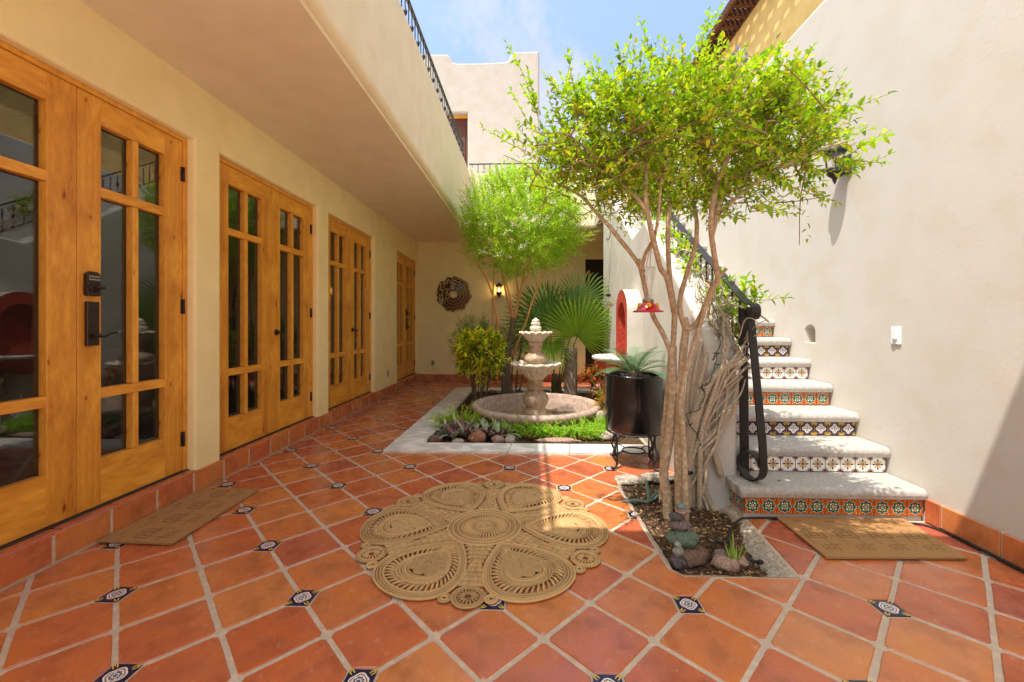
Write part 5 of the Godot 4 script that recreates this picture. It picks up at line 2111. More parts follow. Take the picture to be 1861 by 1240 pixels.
	tube(s, curve([V(1.12, -0.015, -2.575), V(1.06, -0.02, -2.48), V(1.10, -0.02, -2.42), V(1.24, -0.018, -2.36), V(1.25, -0.015, -2.34)], 6), 0.008, 0.008, 6)
	lump(s, V(1.255, -0.008, -2.335), V(0.018, 0.014, 0.014), 2, 0.1, 8)
	single("cable", s, M.cable, "short black cable end with a connector lying beside the aloe", "cable")
	s = S()
	tube(s, curve([V(2.55, 0.024, -2.70), V(2.548, 0.026, -2.3), V(2.55, 0.024, -1.8), V(2.552, 0.022, -1.0)], 6), 0.004, 0.004, 5)
	single("cable", s, M.cable, "thin second cable lying against the right baseboard", "cable")
	# a stray leaf on the lowest step
	var lm := leaf_mesh(0.04, 0.016, 0.3, 0.2)
	var fm := mat(C(110, 130, 40), 0.6)
	single("fallen_leaf", lm, fm, "single green leaf fallen on the lowest step", "leaf", V(1.72, 0.219, -2.93)).rotation = V(-PI / 2, 0.0, 1.2)

# ---------- plants ----------
func pick(pal: Array) -> Color:
	return vary(pal[rng.randi() % pal.size()], 0.16)

# one leafy shoot: a thin twig with alternate leaves; appends to the leaf lists
func shoot(tw: SurfaceTool, xf: Array, cols: Array, p: Vector3, dir: Vector3, l: float, n: int, sc: float, pal: Array, rise := 0.25, r := 0.0022, bare := 0.1) -> void:
	var pts := PackedVector3Array([p])
	var d := dir.normalized()
	var q := p
	var steps := 5
	for i in steps:
		d = (d + rdir() * 0.16 + V(0, rise / steps, 0)).normalized()
		q += d * l / steps
		pts.append(q)
	if tw: tube(tw, pts, r, r * 0.4, 3)
	var ph := rr(0, TAU)
	for i in n:
		var t: float = bare + (1.0 - bare) * (i + 0.5) / n
		var f := t * steps
		var k := mini(int(f), steps - 1)
		var at := pts[k].lerp(pts[k + 1], f - k)
		var ax := (pts[k + 1] - pts[k]).normalized()
		var side := ax.cross(Vector3.UP)
		if side.length() < 0.1: side = ax.cross(Vector3.RIGHT)
		side = side.normalized().rotated(ax, ph + i * 2.4)
		var ld := (side * 0.85 + ax * rr(0.35, 0.8) + V(0, rr(-0.15, 0.25), 0)).normalized()
		xf.append(leaf_at(at, ld, V(rr(-0.5, 0.5), 1, rr(-0.5, 0.5)), sc * rr(0.5, 1.3) * (1.0 - 0.35 * t * t)))
		cols.append(pick(pal))
	xf.append(leaf_at(pts[steps], d, V(rr(-0.4, 0.4), 1, rr(-0.4, 0.4)), sc * 0.7))
	cols.append(pick(pal))

func stem(p: Node3D, n: String, pts: Array, r0: float, r1: float, m: Material, sides := 9) -> void:
	var s := S()
	tube(s, curve(pts, 4), r0, r1, sides, false, 0.07)
	wpart(p, n, s, m)

func flowering_tree() -> void:
	var t := thing("courtyard_tree", "multi stemmed tree with pale trunks and a flat bright green crown beside the stairs", "tree", V(0.97, 0, -2.85))
	var st := [
		[[V(0.930, -0.120, -2.860), V(0.916, 0.139, -2.860), V(0.898, 0.288, -2.870), V(0.931, 0.512, -2.860), V(0.949, 0.773, -2.850), V(0.953, 1.034, -2.860), V(0.953, 1.150, -2.860)], 0.031, 0.029],
		[[V(0.953, 1.080, -2.860), V(0.887, 1.238, -2.857), V(0.818, 1.342, -2.821), V(0.745, 1.488, -2.731), V(0.695, 1.599, -2.637), V(0.657, 1.663, -2.566)], 0.018, 0.013],
		[[V(0.693, 1.622, -2.612), V(0.603, 1.715, -2.526), V(0.522, 1.790, -2.470), V(0.449, 1.864, -2.427), V(0.400, 1.916, -2.433), V(0.353, 1.978, -2.454), V(0.292, 2.057, -2.479), V(0.168, 2.136, -2.511)], 0.014, 0.008],
		[[V(0.680, 1.622, -2.603), V(0.669, 1.707, -2.483), V(0.678, 1.766, -2.357), V(0.667, 1.846, -2.231), V(0.648, 2.029, -2.106)], 0.012, 0.006],
		[[V(0.953, 1.080, -2.860), V(0.955, 1.257, -2.831), V(0.931, 1.402, -2.753), V(0.872, 1.536, -2.648), V(0.811, 1.685, -2.499), V(0.769, 1.819, -2.380), V(0.772, 1.959, -2.365), V(0.784, 2.110, -2.414), V(0.796, 2.312, -2.470)], 0.020, 0.009],
		[[V(0.933, 1.378, -2.770), V(0.826, 1.566, -2.563), V(0.760, 1.626, -2.483), V(0.691, 1.724, -2.354), V(0.628, 1.830, -2.240), V(0.595, 1.927, -2.188), V(0.582, 2.077, -2.155), V(0.559, 2.197, -2.106), V(0.463, 2.290, -2.025)], 0.018, 0.009],
		[[V(0.603, 1.884, -2.198), V(0.553, 1.957, -2.203), V(0.493, 2.033, -2.236), V(0.403, 2.116, -2.268), V(0.243, 2.207, -2.309)], 0.012, 0.006],
		[[V(0.991, -0.060, -2.800), V(0.976, 0.229, -2.800), V(0.976, 0.523, -2.810), V(0.994, 0.817, -2.820), V(1.016, 1.111, -2.830), V(1.026, 1.265, -2.808), V(1.004, 1.329, -2.779)], 0.028, 0.025],
		[[V(1.028, 1.250, -2.813), V(0.975, 1.384, -2.775), V(0.960, 1.487, -2.714), V(0.963, 1.625, -2.609), V(0.970, 1.722, -2.536), V(0.960, 1.854, -2.456), V(0.949, 1.983, -2.470), V(0.926, 2.133, -2.511), V(0.908, 2.312, -2.592)], 0.019, 0.009],
		[[V(1.020, 1.260, -2.800), V(1.072, 1.295, -2.767), V(1.097, 1.401, -2.687), V(1.109, 1.508, -2.591), V(1.110, 1.563, -2.529), V(1.040, 1.679, -2.409), V(0.979, 1.786, -2.306), V(0.947, 1.891, -2.228), V(0.964, 2.037, -2.187), V(1.019, 2.185, -2.155), V(1.085, 2.312, -2.106)], 0.019, 0.011],
		[[V(0.980, 1.783, -2.309), V(0.989, 1.887, -2.262), V(1.025, 2.001, -2.268), V(1.094, 2.119, -2.300), V(1.215, 2.232, -2.349), V(1.417, 2.312, -2.390)], 0.016, 0.008],
		[[V(0.987, 1.871, -2.284), V(1.134, 2.013, -2.187), V(1.337, 2.126, -2.122), V(1.580, 2.207, -2.106)], 0.010, 0.005],
		[[V(0.997, 0.020, -2.720), V(0.987, 0.439, -2.730), V(0.977, 0.631, -2.730), V(0.962, 0.777, -2.740), V(1.001, 0.999, -2.740), V(1.072, 1.223, -2.741), V(1.092, 1.448, -2.633), V(1.096, 1.550, -2.542)], 0.018, 0.013],
		[[V(0.905, 0.050, -2.950), V(0.916, 0.263, -2.940), V(0.912, 0.492, -2.930), V(0.931, 0.721, -2.920), V(0.943, 0.912, -2.900), V(0.948, 1.103, -2.870)], 0.017, 0.019],
		[[V(1.102, 1.561, -2.531), V(1.118, 1.592, -2.496), V(1.131, 1.618, -2.464)], 0.011, 0.008],
		[[V(0.695, 1.599, -2.637), V(0.664, 1.653, -2.569), V(0.647, 1.682, -2.528)], 0.016, 0.013]]
	for q in st:
		stem(t, "trunk", q[0], q[1], q[2], M.bark, 11)
	# limbs that carry the crown
	var lime := [C(186, 212, 56), C(170, 204, 50), C(196, 218, 76), C(154, 192, 50), C(166, 200, 58), C(124, 166, 46), C(212, 214, 58), C(182, 208, 60), C(190, 212, 64), C(194, 216, 70), C(222, 208, 58), C(108, 144, 46)]
	var fresh := [C(188, 216, 70), C(170, 206, 60), C(198, 222, 96), C(150, 194, 60)]
	var tips := []
	for q in st:
		var a: Array = q[0]
		for i in a.size():
			if a[i].y > 1.78: tips.append(a[i])
	var tw := S()
	var xf := []
	var cols := []
	var c := V(0.87, 2.26, -2.34)
	var e := V(0.84, 0.27, 0.46)
	var k := 0
	while k < 265:
		var d := rdir()
		var rad := pow(rr(0.15, 1.0), 0.45)
		var q := c + d * e * rad
		q.y = maxf(q.y, 2.02 + 0.06 * absf(d.x) + rr(-0.06, 0.06))
		if q.x > 0.69 * -q.z or q.x < -0.02 * -q.z: continue
		k += 1
		var best: Vector3 = tips[0]
		for tp in tips:
			if tp.distance_to(q) < best.distance_to(q): best = tp
		if best.distance_to(q) > 0.50:
			k -= 1
			continue
		tips.append(q)
		var m := (best + q) * 0.5 + V(rr(-0.05, 0.05), rr(-0.04, 0.07), rr(-0.05, 0.05))
		tube(tw, curve([best, m, q], 3), 0.0055, 0.0028, 4)
		var out := (q - c) / e
		out = out.normalized()
		for j in 4:
			var sd := (out * 0.7 + rdir() * 0.9 + V(0, 0.45, 0)).normalized()
			var l := rr(0.14, 0.30)
			var o := q.lerp(best, rr(0.0, 0.55))
			var tip := o + sd * l
			if tip.x > 2.50: continue
			shoot(tw, xf, cols, o, sd, l, int(l * 68.0), 1.0, lime, 0.3)
	# bare tangled twigs under the crown
	for j in 170:
		var a := rr(0, TAU)
		var rad := sqrt(rr(0.0, 1.0))
		var p := V(0.90 + cos(a) * 0.95 * rad, rr(1.96, 2.22) + 0.06 * rad, -2.34 + sin(a) * 0.62 * rad)
		var d := V(rr(-1, 1), rr(-0.12, 0.12), rr(-0.7, 0.7)).normalized()
		var l := rr(0.15, 0.45)
		if (p + d * l).x > 0.70 * -(p + d * l).z or p.x > 0.7 * -p.z: continue
		tube(tw, curve([p, p + d * l * 0.5 + rdir() * 0.03, p + d * l + rdir() * 0.05], 3), 0.0042, 0.002, 3)
		if rng.randf() < 0.6: shoot(null, xf, cols, p, d, l, int(l * 26.0), 0.9, lime, 0.05)
	# long wands that break out of the outline
	for q in [[V(0.06, 2.46, -2.30), V(-0.08, 2.82, -2.33)], [V(-0.00, 2.30, -2.35), V(-0.21, 2.50, -2.38)], [V(0.03, 2.38, -2.25), V(-0.07, 2.62, -2.28)], [V(0.69, 2.71, -2.35), V(0.59, 2.97, -2.38)], [V(0.43, 2.55, -2.30), V(0.38, 2.73, -2.33)], [V(0.90, 2.73, -2.35), V(0.98, 3.12, -2.38)], [V(1.11, 2.64, -2.30), V(1.38, 2.89, -2.33)], [V(1.26, 2.46, -2.25), V(1.46, 2.66, -2.28)], [V(1.34, 2.46, -2.20), V(1.53, 2.76, -2.23)], [V(1.39, 2.35, -2.15), V(1.58, 2.53, -2.18)], [V(1.53, 2.15, -2.10), V(1.76, 2.28, -2.13)], [V(1.58, 2.12, -2.15), V(1.81, 2.22, -2.18)], [V(1.44, 2.08, -2.10), V(1.66, 2.03, -2.13)], [V(0.19, 2.57, -2.30), V(0.29, 2.76, -2.33)], [V(1.51, 2.31, -2.20), V(1.70, 2.45, -2.23)], [V(1.07, 1.89, -2.10), V(1.30, 1.84, -2.13)], [V(0.93, 1.83, -2.15), V(1.17, 1.83, -2.18)], [V(0.25, 2.45, -2.25), V(0.13, 2.65, -2.28)]]:
		var a: Vector3 = q[0]
		var b: Vector3 = q[1]
		for j in 2:
			shoot(tw, xf, cols, a + rdir() * 0.05, b - a + rdir() * 0.06, a.distance_to(b) * (1.0 if j == 0 else 0.6), int(a.distance_to(b) * 56.0), 1.05, fresh, 0.08, 0.003)
	wpart(t, "twigs", tw, M.twig).set_meta("kind", "stuff")
	var cr := many(t, "crown", leaf_mesh(0.042, 0.0235, 0.28, 0.16), M.leaf, xf, cols)
	cr.position = -t.position
	# pale blue flower heads
	for q in [V(1.13, 2.75, -2.30), V(1.34, 2.44, -2.20)]:
		var fx := []
		var fc := []
		for j in 46:
			var d := rdir()
			fx.append(leaf_at(q + d * V(0.026, 0.045, 0.026), d, rdir(), rr(0.7, 1.1)))
			fc.append(vary(C(150, 152, 206), 0.15))
		many(t, "flower_head", leaf_mesh(0.022, 0.014, 0.1, 0.0), M.leaf_solid, fx, fc).position = -t.position

func small_tree() -> void:
	var t := thing("feathery_tree", "slender tree with golden stems and a dense feathery lime green crown behind the fountain", "tree", V(-0.37, 0, -6.9))
	stem(t, "trunk", [V(-0.40, -0.05, -6.95), V(-0.41, 0.4, -6.94), V(-0.40, 0.76, -6.92), V(-0.33, 1.15, -6.9), V(-0.30, 1.40, -6.9)], 0.070, 0.050, M.bark_grey, 10)
	stem(t, "trunk", [V(-0.46, -0.05, -6.86), V(-0.47, 0.35, -6.88), V(-0.55, 0.8, -6.86)], 0.045, 0.032, M.bark_grey, 9)
	for q in [[V(-0.30, 1.36, -6.9), V(-0.20, 1.75, -6.88), V(-0.164, 1.924, -6.86), V(-0.10, 2.197, -6.84), V(0.03, 2.40, -6.8), V(0.2, 2.7, -6.7)], [V(-0.31, 1.36, -6.9), V(-0.40, 1.70, -6.92), V(-0.465, 2.016, -6.93), V(-0.511, 2.29, -6.94), V(-0.55, 2.7, -6.95)], [V(-0.30, 1.36, -6.88), V(-0.36, 1.75, -6.84), V(-0.45, 2.1, -6.8), V(-0.47, 2.4, -6.75)], [V(-0.28, 1.36, -6.9), V(-0.22, 1.7, -6.95), V(-0.25, 2.1, -7.0), V(-0.2, 2.5, -7.05)], [V(-0.16, 1.95, -6.86), V(-0.05, 2.12, -6.82), V(0.05, 2.35, -6.8)], [V(-0.52, 0.7, -6.87), V(-0.55, 1.25, -6.85), V(-0.62, 1.7, -6.8), V(-0.72, 2.0, -6.78), V(-0.80, 2.15, -6.76), V(-0.92, 2.34, -6.72)], [V(-0.34, 0.72, -6.9), V(-0.10, 1.30, -6.75), V(0.0, 1.62, -6.72), V(0.16, 2.05, -6.7), V(0.30, 2.25, -6.68)], [V(-0.53, 0.7, -6.87), V(-0.64, 1.3, -6.9), V(-0.64, 1.8, -6.9), V(-0.62, 2.3, -6.9)]]:
		stem(t, "stem", q, 0.021, 0.011, M.golden, 7)
	var pal := [C(176, 212, 56), C(164, 206, 54), C(190, 218, 80), C(150, 196, 54), C(200, 218, 80), C(136, 184, 58), C(210, 214, 76)]
	var tw := S()
	var xf := []
	var cols := []
	var n := 0
	while n < 900:
		var d := rdir()
		var rad := pow(rr(0.05, 1.0), 0.4)
		var q := V(-0.16, 2.88, -6.75) + d * V(0.92, 0.82, 0.85) * rad
		if q.y < 2.13 + 0.16 * absf(d.x): continue
		if q.x < -0.6 and q.y > 3.2 and rng.randf() < 0.4: continue
		if q.x < -1.12: continue
		n += 1
		var out := (q - V(-0.16, 2.6, -6.75)).normalized()
		for j in 3:
			var l := rr(0.16, 0.30)
			shoot(tw if j == 0 else null, xf, cols, q, (out + rdir() * 0.8 + V(0, 0.2, 0)).normalized(), l, int(l * 58), 1.0, pal, 0.1, 0.003)
	for q in [[V(-0.85, 3.3, -6.75), V(-0.95, 3.75, -6.75)], [V(-0.35, 3.6, -6.8), V(-0.36, 4.0, -6.8)], [V(0.05, 3.5, -6.7), V(0.1, 3.9, -6.7)], [V(0.6, 2.65, -6.6), V(0.98, 2.75, -6.55)], [V(-0.8, 2.4, -6.6), V(-1.12, 2.25, -6.5)], [V(-0.9, 3.0, -6.6), V(-1.12, 3.35, -6.6)]]:
		for j in 5: shoot(tw, xf, cols, q[0] + rdir() * 0.1, q[1] - q[0] + rdir() * 0.1, q[0].distance_to(q[1]), 26, 1.0, pal, 0.1, 0.004)
	wpart(t, "twigs", tw, M.golden).set_meta("kind", "stuff")
	many(t, "crown", leaf_mesh(0.052, 0.021, 0.2, 0.2), M.leaf, xf, cols).position = -t.position
	var fx := []
	var fc := []
	for j in 26:
		var q := V(-0.3 + rr(-0.6, 0.5), rr(2.25, 2.9), -6.05 + rr(-0.1, 0.15))
		for i in 7:
			fx.append(leaf_at(q + rdir() * 0.03, rdir(), rdir(), rr(0.8, 1.3)))
			fc.append(vary(C(236, 238, 214), 0.06))
	many(t, "blossom", leaf_mesh(0.034, 0.018, 0.1, 0.0), M.leaf, fx, fc).position = -t.position

func bush(n: String, label: String, base: Vector3, c: Vector3, e: Vector3, stems: int, shoots_n: int, per: int, leaf: Mesh, pal: Array, rise: float, lr: Vector2, bark: Material, sr := 0.014, group := "") -> Node3D:
	var t := thing(n, label, "shrub", base, group)
	var ends := []
	for i in stems:
		var a := TAU * i / stems + rr(-0.3, 0.3)
		var top := c + V(cos(a) * e.x * rr(0.25, 0.55), rr(-0.4, 0.1) * e.y, sin(a) * e.z * rr(0.25, 0.55))
		var b := base + V(cos(a) * 0.05, -0.05, sin(a) * 0.05)
		var s := S()
		tube(s, curve([b, b.lerp(top, 0.5) + rdir() * 0.04, top], 5), sr, sr * 0.5, 7, false, 0.08)
		wpart(t, "stem", s, bark)
		ends.append(top)
	var tw := S()
	var xf := []
	var cols := []
	for i in shoots_n:
		var d := rdir()
		var q := c + d * e * pow(rr(0.05, 1.0), 0.4) * 0.82
		var best: Vector3 = ends[i % ends.size()]
		if i % 3 == 0: tube(tw, curve([best, (best + q) * 0.5 + rdir() * 0.03, q], 2), 0.005, 0.003, 4)
		shoot(tw, xf, cols, q, (d * 0.8 + rdir() * 0.6 + V(0, 0.4, 0)), rr(lr.x, lr.y), per, 1.0, pal, rise, 0.0025)
	wpart(t, "twigs", tw, bark).set_meta("kind", "stuff")
	many(t, "foliage", leaf, M.leaf, xf, cols).position = -t.position
	return t

func fan_frond(p: Node3D, base: Vector3, hub: Vector3, axis: Vector3, normal: Vector3, r: float, span: float, nseg: int, col: Color, droop: float) -> void:
	var s := S()
	s.set_smooth_group(-1)
	var ax := axis.normalized()
	var nm := (normal - ax * normal.dot(ax)).normalized()
	var sd := ax.cross(nm)
	for i in nseg:
		var a0 := -span / 2 + span * i / nseg
		var a1 := -span / 2 + span * (i + 1) / nseg
		var am := (a0 + a1) / 2
		var rs := r * (0.70 + 0.30 * cos(am * 0.62)) * rr(0.93, 1.05)
		var split := 0.36
		var dir := func(a: float, rad: float, lift: float) -> Vector3:
			var q: Vector3 = hub + (ax * cos(a) + sd * sin(a)) * rad + nm * lift
			q.y -= droop * pow(maxf(rad - r * 0.35, 0.0) / r, 2.0) * r
			return q
		s.set_color(vary(col, 0.12))
		var c0: Vector3 = dir.call(am, 0.015, 0.0)
		var e0: Vector3 = dir.call(a0, rs * split, 0.012)
		var m0: Vector3 = dir.call(am, rs * split, -0.010)
		var e1: Vector3 = dir.call(a1, rs * split, 0.012)
		T(s, c0, m0, e0)
		T(s, c0, e1, m0)
		var w := (a1 - a0) * 0.5 * rs * split
		var b0: Vector3 = dir.call(am - (a1 - a0) * 0.20, rs * 0.78, 0.004)
		var b1: Vector3 = dir.call(am + (a1 - a0) * 0.20, rs * 0.78, 0.004)
		var bm: Vector3 = dir.call(am, rs * 0.78, -0.006)
		var tip: Vector3 = dir.call(am + rr(-0.02, 0.02), rs, 0.0)
		tip.y -= 0.03 * rr(0.0, 1.0)
		Q(s, e0, m0, bm, b0)
		Q(s, m0, e1, b1, bm)
		T(s, b0, bm, tip)
		T(s, bm, b1, tip)
	s.set_color(C(150, 160, 70))
	var mid := (base + hub) * 0.5 + V(0, 0.08, 0)
	tube(s, curve([base, mid, hub, hub + ax * 0.05], 5), 0.013, 0.008, 6)
	wpart(p, "frond", s, M.leaf)

func fan_palm() -> void:
	var t := thing("fan_palm", "green fan palm with wide split fronds growing behind the fountain", "palm", V(0.42, 0, -7.1))
	var root := V(0.42, 0.0, -7.1)
	fan_frond(t, root, V(0.30, 1.22, -6.9), V(-0.22, 1.0, -0.25), V(0.0, 0.25, 1.0), 0.92, 4.2, 46, C(132, 168, 92), 0.08)
	fan_frond(t, root, V(0.74, 1.10, -6.75), V(0.25, 0.75, 0.35), V(-0.1, -0.45, 1.0), 0.80, 4.4, 38, C(168, 200, 70), 0.12)
	fan_frond(t, root, V(0.78, 1.62, -6.95), V(0.62, 0.30, 0.30), V(-0.10, 0.10, 1.0), 0.72, 4.3, 36, C(150, 180, 122), 0.35)
	fan_frond(t, root, V(0.30, 1.00, -6.62), V(-0.35, -0.60, 0.45), V(0.0, 0.55, 0.9), 0.50, 5.0, 36, C(140, 176, 70), 0.1)
	fan_frond(t, root, V(0.60, 1.25, -7.2), V(0.35, 1.0, 0.0), V(-0.2, 0.1, 1.0), 0.80, 4.0, 30, C(112, 150, 76), 0.1)
	fan_frond(t, root, V(0.30, 1.35, -7.2), V(-0.6, 0.8, 0.1), V(0.3, 0.1, 1.0), 0.80, 4.0, 28, C(110, 148, 74), 0.15)
	var s := S()
	for i in 10:
		var a := i * 2.4
		tube(s, curve([root + V(cos(a) * 0.03, 0, sin(a) * 0.03), root + V(cos(a) * 0.07, 0.2, sin(a) * 0.07), root + V(cos(a) * 0.06, 0.45, sin(a) * 0.06)], 3), 0.030, 0.012, 6)
	wpart(t, "trunk", s, M.bark_grey)
	var ps := thing("palm_stump", "cut grey brown palm trunk standing right of the fountain", "stump", V(0.62, 0, -6.62))
	s = S()
	var prof := [Vector2(0.115, -0.05), Vector2(0.105, 0.10), Vector2(0.098, 0.3), Vector2(0.096, 0.6), Vector2(0.092, 0.80), Vector2(0.094, 0.90), Vector2(0.088, 0.915), Vector2(0.0, 0.912)]
	lathe(s, prof, 40, Vector3.ZERO, func(a, i): return 1.0 + 0.05 * sin(a * 9.0 + i * 0.4) + 0.03 * sin(a * 23.0 + i * 2.0))
	part(ps, "trunk", s, M.bark_grey)
	s = S()
	for i in 90:
		var a := rr(0, TAU)
		var y := rr(0.0, 0.85)
		var d := V(cos(a), 0, sin(a))
		tube(s, PackedVector3Array([d * 0.10 + V(0, y, 0), d * 0.112 + V(rr(-0.02, 0.02), y + 0.05, 0), d * 0.103 + V(rr(-0.03, 0.03), y + rr(0.06, 0.14), 0)]), 0.0035, 0.0015, 3)
	part(ps, "fibres", s, M.vine).set_meta("kind", "stuff")

func blade(s: SurfaceTool, p: Vector3, dir: Vector3, l: float, w: float, bend: float, thick := 0.0, n := 7) -> void:
	# a strap leaf that arches over
	var d := dir.normalized()
	var side := d.cross(Vector3.UP)
	if side.length() < 0.05: side = Vector3.RIGHT
	side = side.normalized()
	var q := p
	var prev := []
	s.set_smooth_group(1)
	for i in n + 1:
		var t := float(i) / n
		var hw := w * 0.5 * (0.55 + 1.1 * t if t < 0.35 else 0.935 * pow(1.0 - (t - 0.35) / 0.65, 0.7) )
		if i == n: hw = 0.0004
		var up := side.cross(d).normalized()
		var ring := [q - side * hw + up * hw * 0.4, q - up * thick * (1.0 - t), q + side * hw + up * hw * 0.4, q + up * thick * 0.15 * (1.0 - t)]
		if thick <= 0.0: ring = [q - side * hw + up * hw * 0.4, q - up * hw * 0.1, q + side * hw + up * hw * 0.4]
		if prev.size():
			var m := ring.size()
			for j in (m if thick > 0.0 else m - 1):
				Q(s, prev[j], prev[(j + 1) % m], ring[(j + 1) % m], ring[j])
		prev = ring
		d = (d - Vector3.UP * bend / n * (0.4 + 1.2 * t)).normalized()
		q += d * l / n

func low_plants() -> void:
	# purple leaved rosettes along the front
	var s: SurfaceTool
	var om := mat(C(150, 158, 122), 0.5)
	var up := mat(C(136, 72, 88), 0.5)
	var og := mat(C(178, 182, 150), 0.5)
	var spots := [[-0.98, 4.74], [-0.86, 4.62], [-0.74, 4.70], [-0.62, 4.64], [-0.50, 4.70], [-0.38, 4.64], [-0.28, 4.72], [-0.92, 4.88], [-0.78, 4.86], [-0.64, 4.84], [-0.50, 4.88], [-0.36, 4.84], [-0.98, 5.0], [-0.22, 4.82]]
	var leaves := []
	for i in 4:
		s = S()
		blade(s, Vector3.ZERO, V(0, 1, 0.45 + 0.2 * i), 0.215 + 0.012 * i, 0.040, 0.5 + 0.35 * i)
		leaves.append(mesh_of(s))
	var proto: Node3D = null
	for i in spots.size():
		var at := V(spots[i][0] + rr(-0.02, 0.02), 0.0, -spots[i][1])
		if proto == null:
			proto = thing("oyster_plant", "first purple grey rosette from the left in the front row of the planter corner", "plant", at, "purple leaved rosettes in the front left planter corner")
			for k in 15:
				var li := k % 4
				part(proto, "leaf", leaves[li], [om, up, og, om, up][k % 5], Transform3D(Basis(Vector3.UP, k * 2.4 + rr(-0.2, 0.2)).scaled(Vector3.ONE * rr(0.8, 1.1)), V(0, 0.01, 0)))
		else:
			var c: Node3D = proto.duplicate()
			c.name = numbered("oyster_plant")
			var row := "front row" if i < 7 else ("second row" if i < 12 else "back row")
			var nth: Array = [1, 2, 3, 4, 5, 6, 7, 1, 2, 3, 4, 5, 1, 2]
			c.set_meta("label", "%s purple grey rosette from the left in the %s of the planter corner" % [["first", "second", "third", "fourth", "fifth", "sixth", "seventh"][nth[i] - 1], row])
			add_child(c)
			c.position = at
			c.rotation = V(rr(-0.15, 0.15), rr(0, TAU), rr(-0.15, 0.15))
			c.scale = Vector3.ONE * rr(0.85, 1.15)
	# feathery bright green ground cover
	var pal := [C(166, 216, 56), C(184, 226, 66), C(148, 206, 54), C(198, 228, 84), C(130, 190, 56)]
	var needle := leaf_mesh(0.034, 0.0085, 0.1, 0.1)
	var fern := func(where: Array, n: int, pal2: Array) -> Array:
		var xf := []
		var cols := []
		var tw := S()
		for i in n:
			var w: Array = where[rng.randi() % where.size()]
			var a := rr(0, TAU)
			var r := sqrt(rng.randf())
			var p := V(w[0] + cos(a) * w[2] * r, 0.0, -(w[1] + sin(a) * w[3] * r))
			var d := V(cos(a) * 0.8, rr(0.5, 1.4), sin(a) * 0.5 + 0.15).normalized()
			var l: float = w[4] * rr(0.6, 1.1)
			var q := p
			for k in 10:
				var t := k / 10.0
				q += d * l / 10.0
				d = (d + V(0, -0.13, 0) + rdir() * 0.05).normalized()
				if t < 0.25: continue
				for j in 4:
					var sd := (rdir() + d * 0.7 + V(0, 0.25, 0)).normalized()
					xf.append(leaf_at(q + rdir() * 0.006, sd, V(rr(-1, 1), 1, rr(-1, 1)), rr(0.7, 1.25) * (1.1 - 0.4 * t)))
					cols.append(pick(pal2))
			tube(tw, PackedVector3Array([p, p.lerp(q, 0.5) + V(0, l * 0.15, 0), q]), 0.0015, 0.001, 3)
		return [xf, cols, tw]
	var g1: Array = fern.call([[-0.12, 4.80, 0.16, 0.14, 0.27], [0.08, 4.74, 0.16, 0.12, 0.26], [0.30, 4.72, 0.16, 0.12, 0.25], [0.50, 4.72, 0.14, 0.11, 0.24], [0.66, 4.80, 0.12, 0.12, 0.24], [0.80, 4.98, 0.12, 0.14, 0.27], [0.92, 5.15, 0.12, 0.16, 0.30], [-0.25, 4.86, 0.10, 0.08, 0.25]], 560, pal)
	var gc := thing("ground_cover", "bright green feathery fern carpet along the front of the fountain basin", "ground cover", V(0.3, 0, -4.8))
	gc.set_meta("kind", "stuff")
	many(gc, "fronds", needle, M.leaf, g1[0], g1[1], "stuff").position = -gc.position
	wpart(gc, "stalks", g1[2], M.golden).set_meta("kind", "stuff")
	var g2: Array = fern.call([[-0.88, 5.15, 0.13, 0.13, 0.36]], 130, [C(184, 226, 56), C(200, 230, 76), C(164, 214, 52)])
	var fc := thing("fern", "rounded lime green feathery fern left of the fountain basin", "fern", V(-0.88, 0, -5.15))
	many(fc, "fronds", needle, M.leaf, g2[0], g2[1]).position = -fc.position
	wpart(fc, "stalks", g2[2], M.golden).set_meta("kind", "stuff")
	# croton and its neighbours
	bush("croton", "round croton bush with yellow and green leaves left of the fountain", V(-0.80, 0.0, -6.25), V(-0.76, 0.84, -6.2), V(0.38, 0.38, 0.36), 7, 170, 13, leaf_mesh(0.115, 0.042, 0.2, 0.25), [C(255, 232, 70), C(252, 226, 60), C(246, 224, 60), C(232, 224, 70), C(176, 190, 50), C(130, 166, 54), C(110, 148, 54), C(250, 222, 80)], 0.35, Vector2(0.10, 0.18), M.bark_grey, 0.020)
	var narrow := leaf_mesh(0.085, 0.012, 0.15, 0.3)
	bush("narrow_leaf_shrub", "dense dark green narrow leaved shrub behind the yellow croton", V(-0.95, 0.0, -7.2), V(-0.93, 1.0, -7.1), V(0.50, 0.40, 0.36), 6, 260, 15, narrow, [C(124, 164, 66), C(140, 176, 70), C(108, 146, 62), C(156, 184, 80)], 0.2, Vector2(0.12, 0.22), M.bark_grey)
	bush("narrow_leaf_shrub", "loose olive green narrow leaved shrub in front of the golden stems", V(-0.30, 0.0, -7.3), V(-0.20, 1.02, -7.15), V(0.36, 0.40, 0.30), 5, 130, 13, narrow, [C(166, 180, 84), C(148, 172, 76), C(188, 192, 96), C(132, 158, 70)], 0.0, Vector2(0.14, 0.26), M.bark_grey)
	bush("red_croton", "croton with orange and dark red leaves beside the dark passage", V(0.98, 0.0, -6.3), V(0.98, 0.42, -6.25), V(0.22, 0.25, 0.22), 4, 40, 9, leaf_mesh(0.12, 0.034, 0.2, 0.35), [C(206, 110, 48), C(190, 84, 44), C(130, 60, 44), C(216, 150, 60), C(110, 104, 48), C(90, 56, 44)], 0.3, Vector2(0.08, 0.14), M.bark_grey, 0.010)
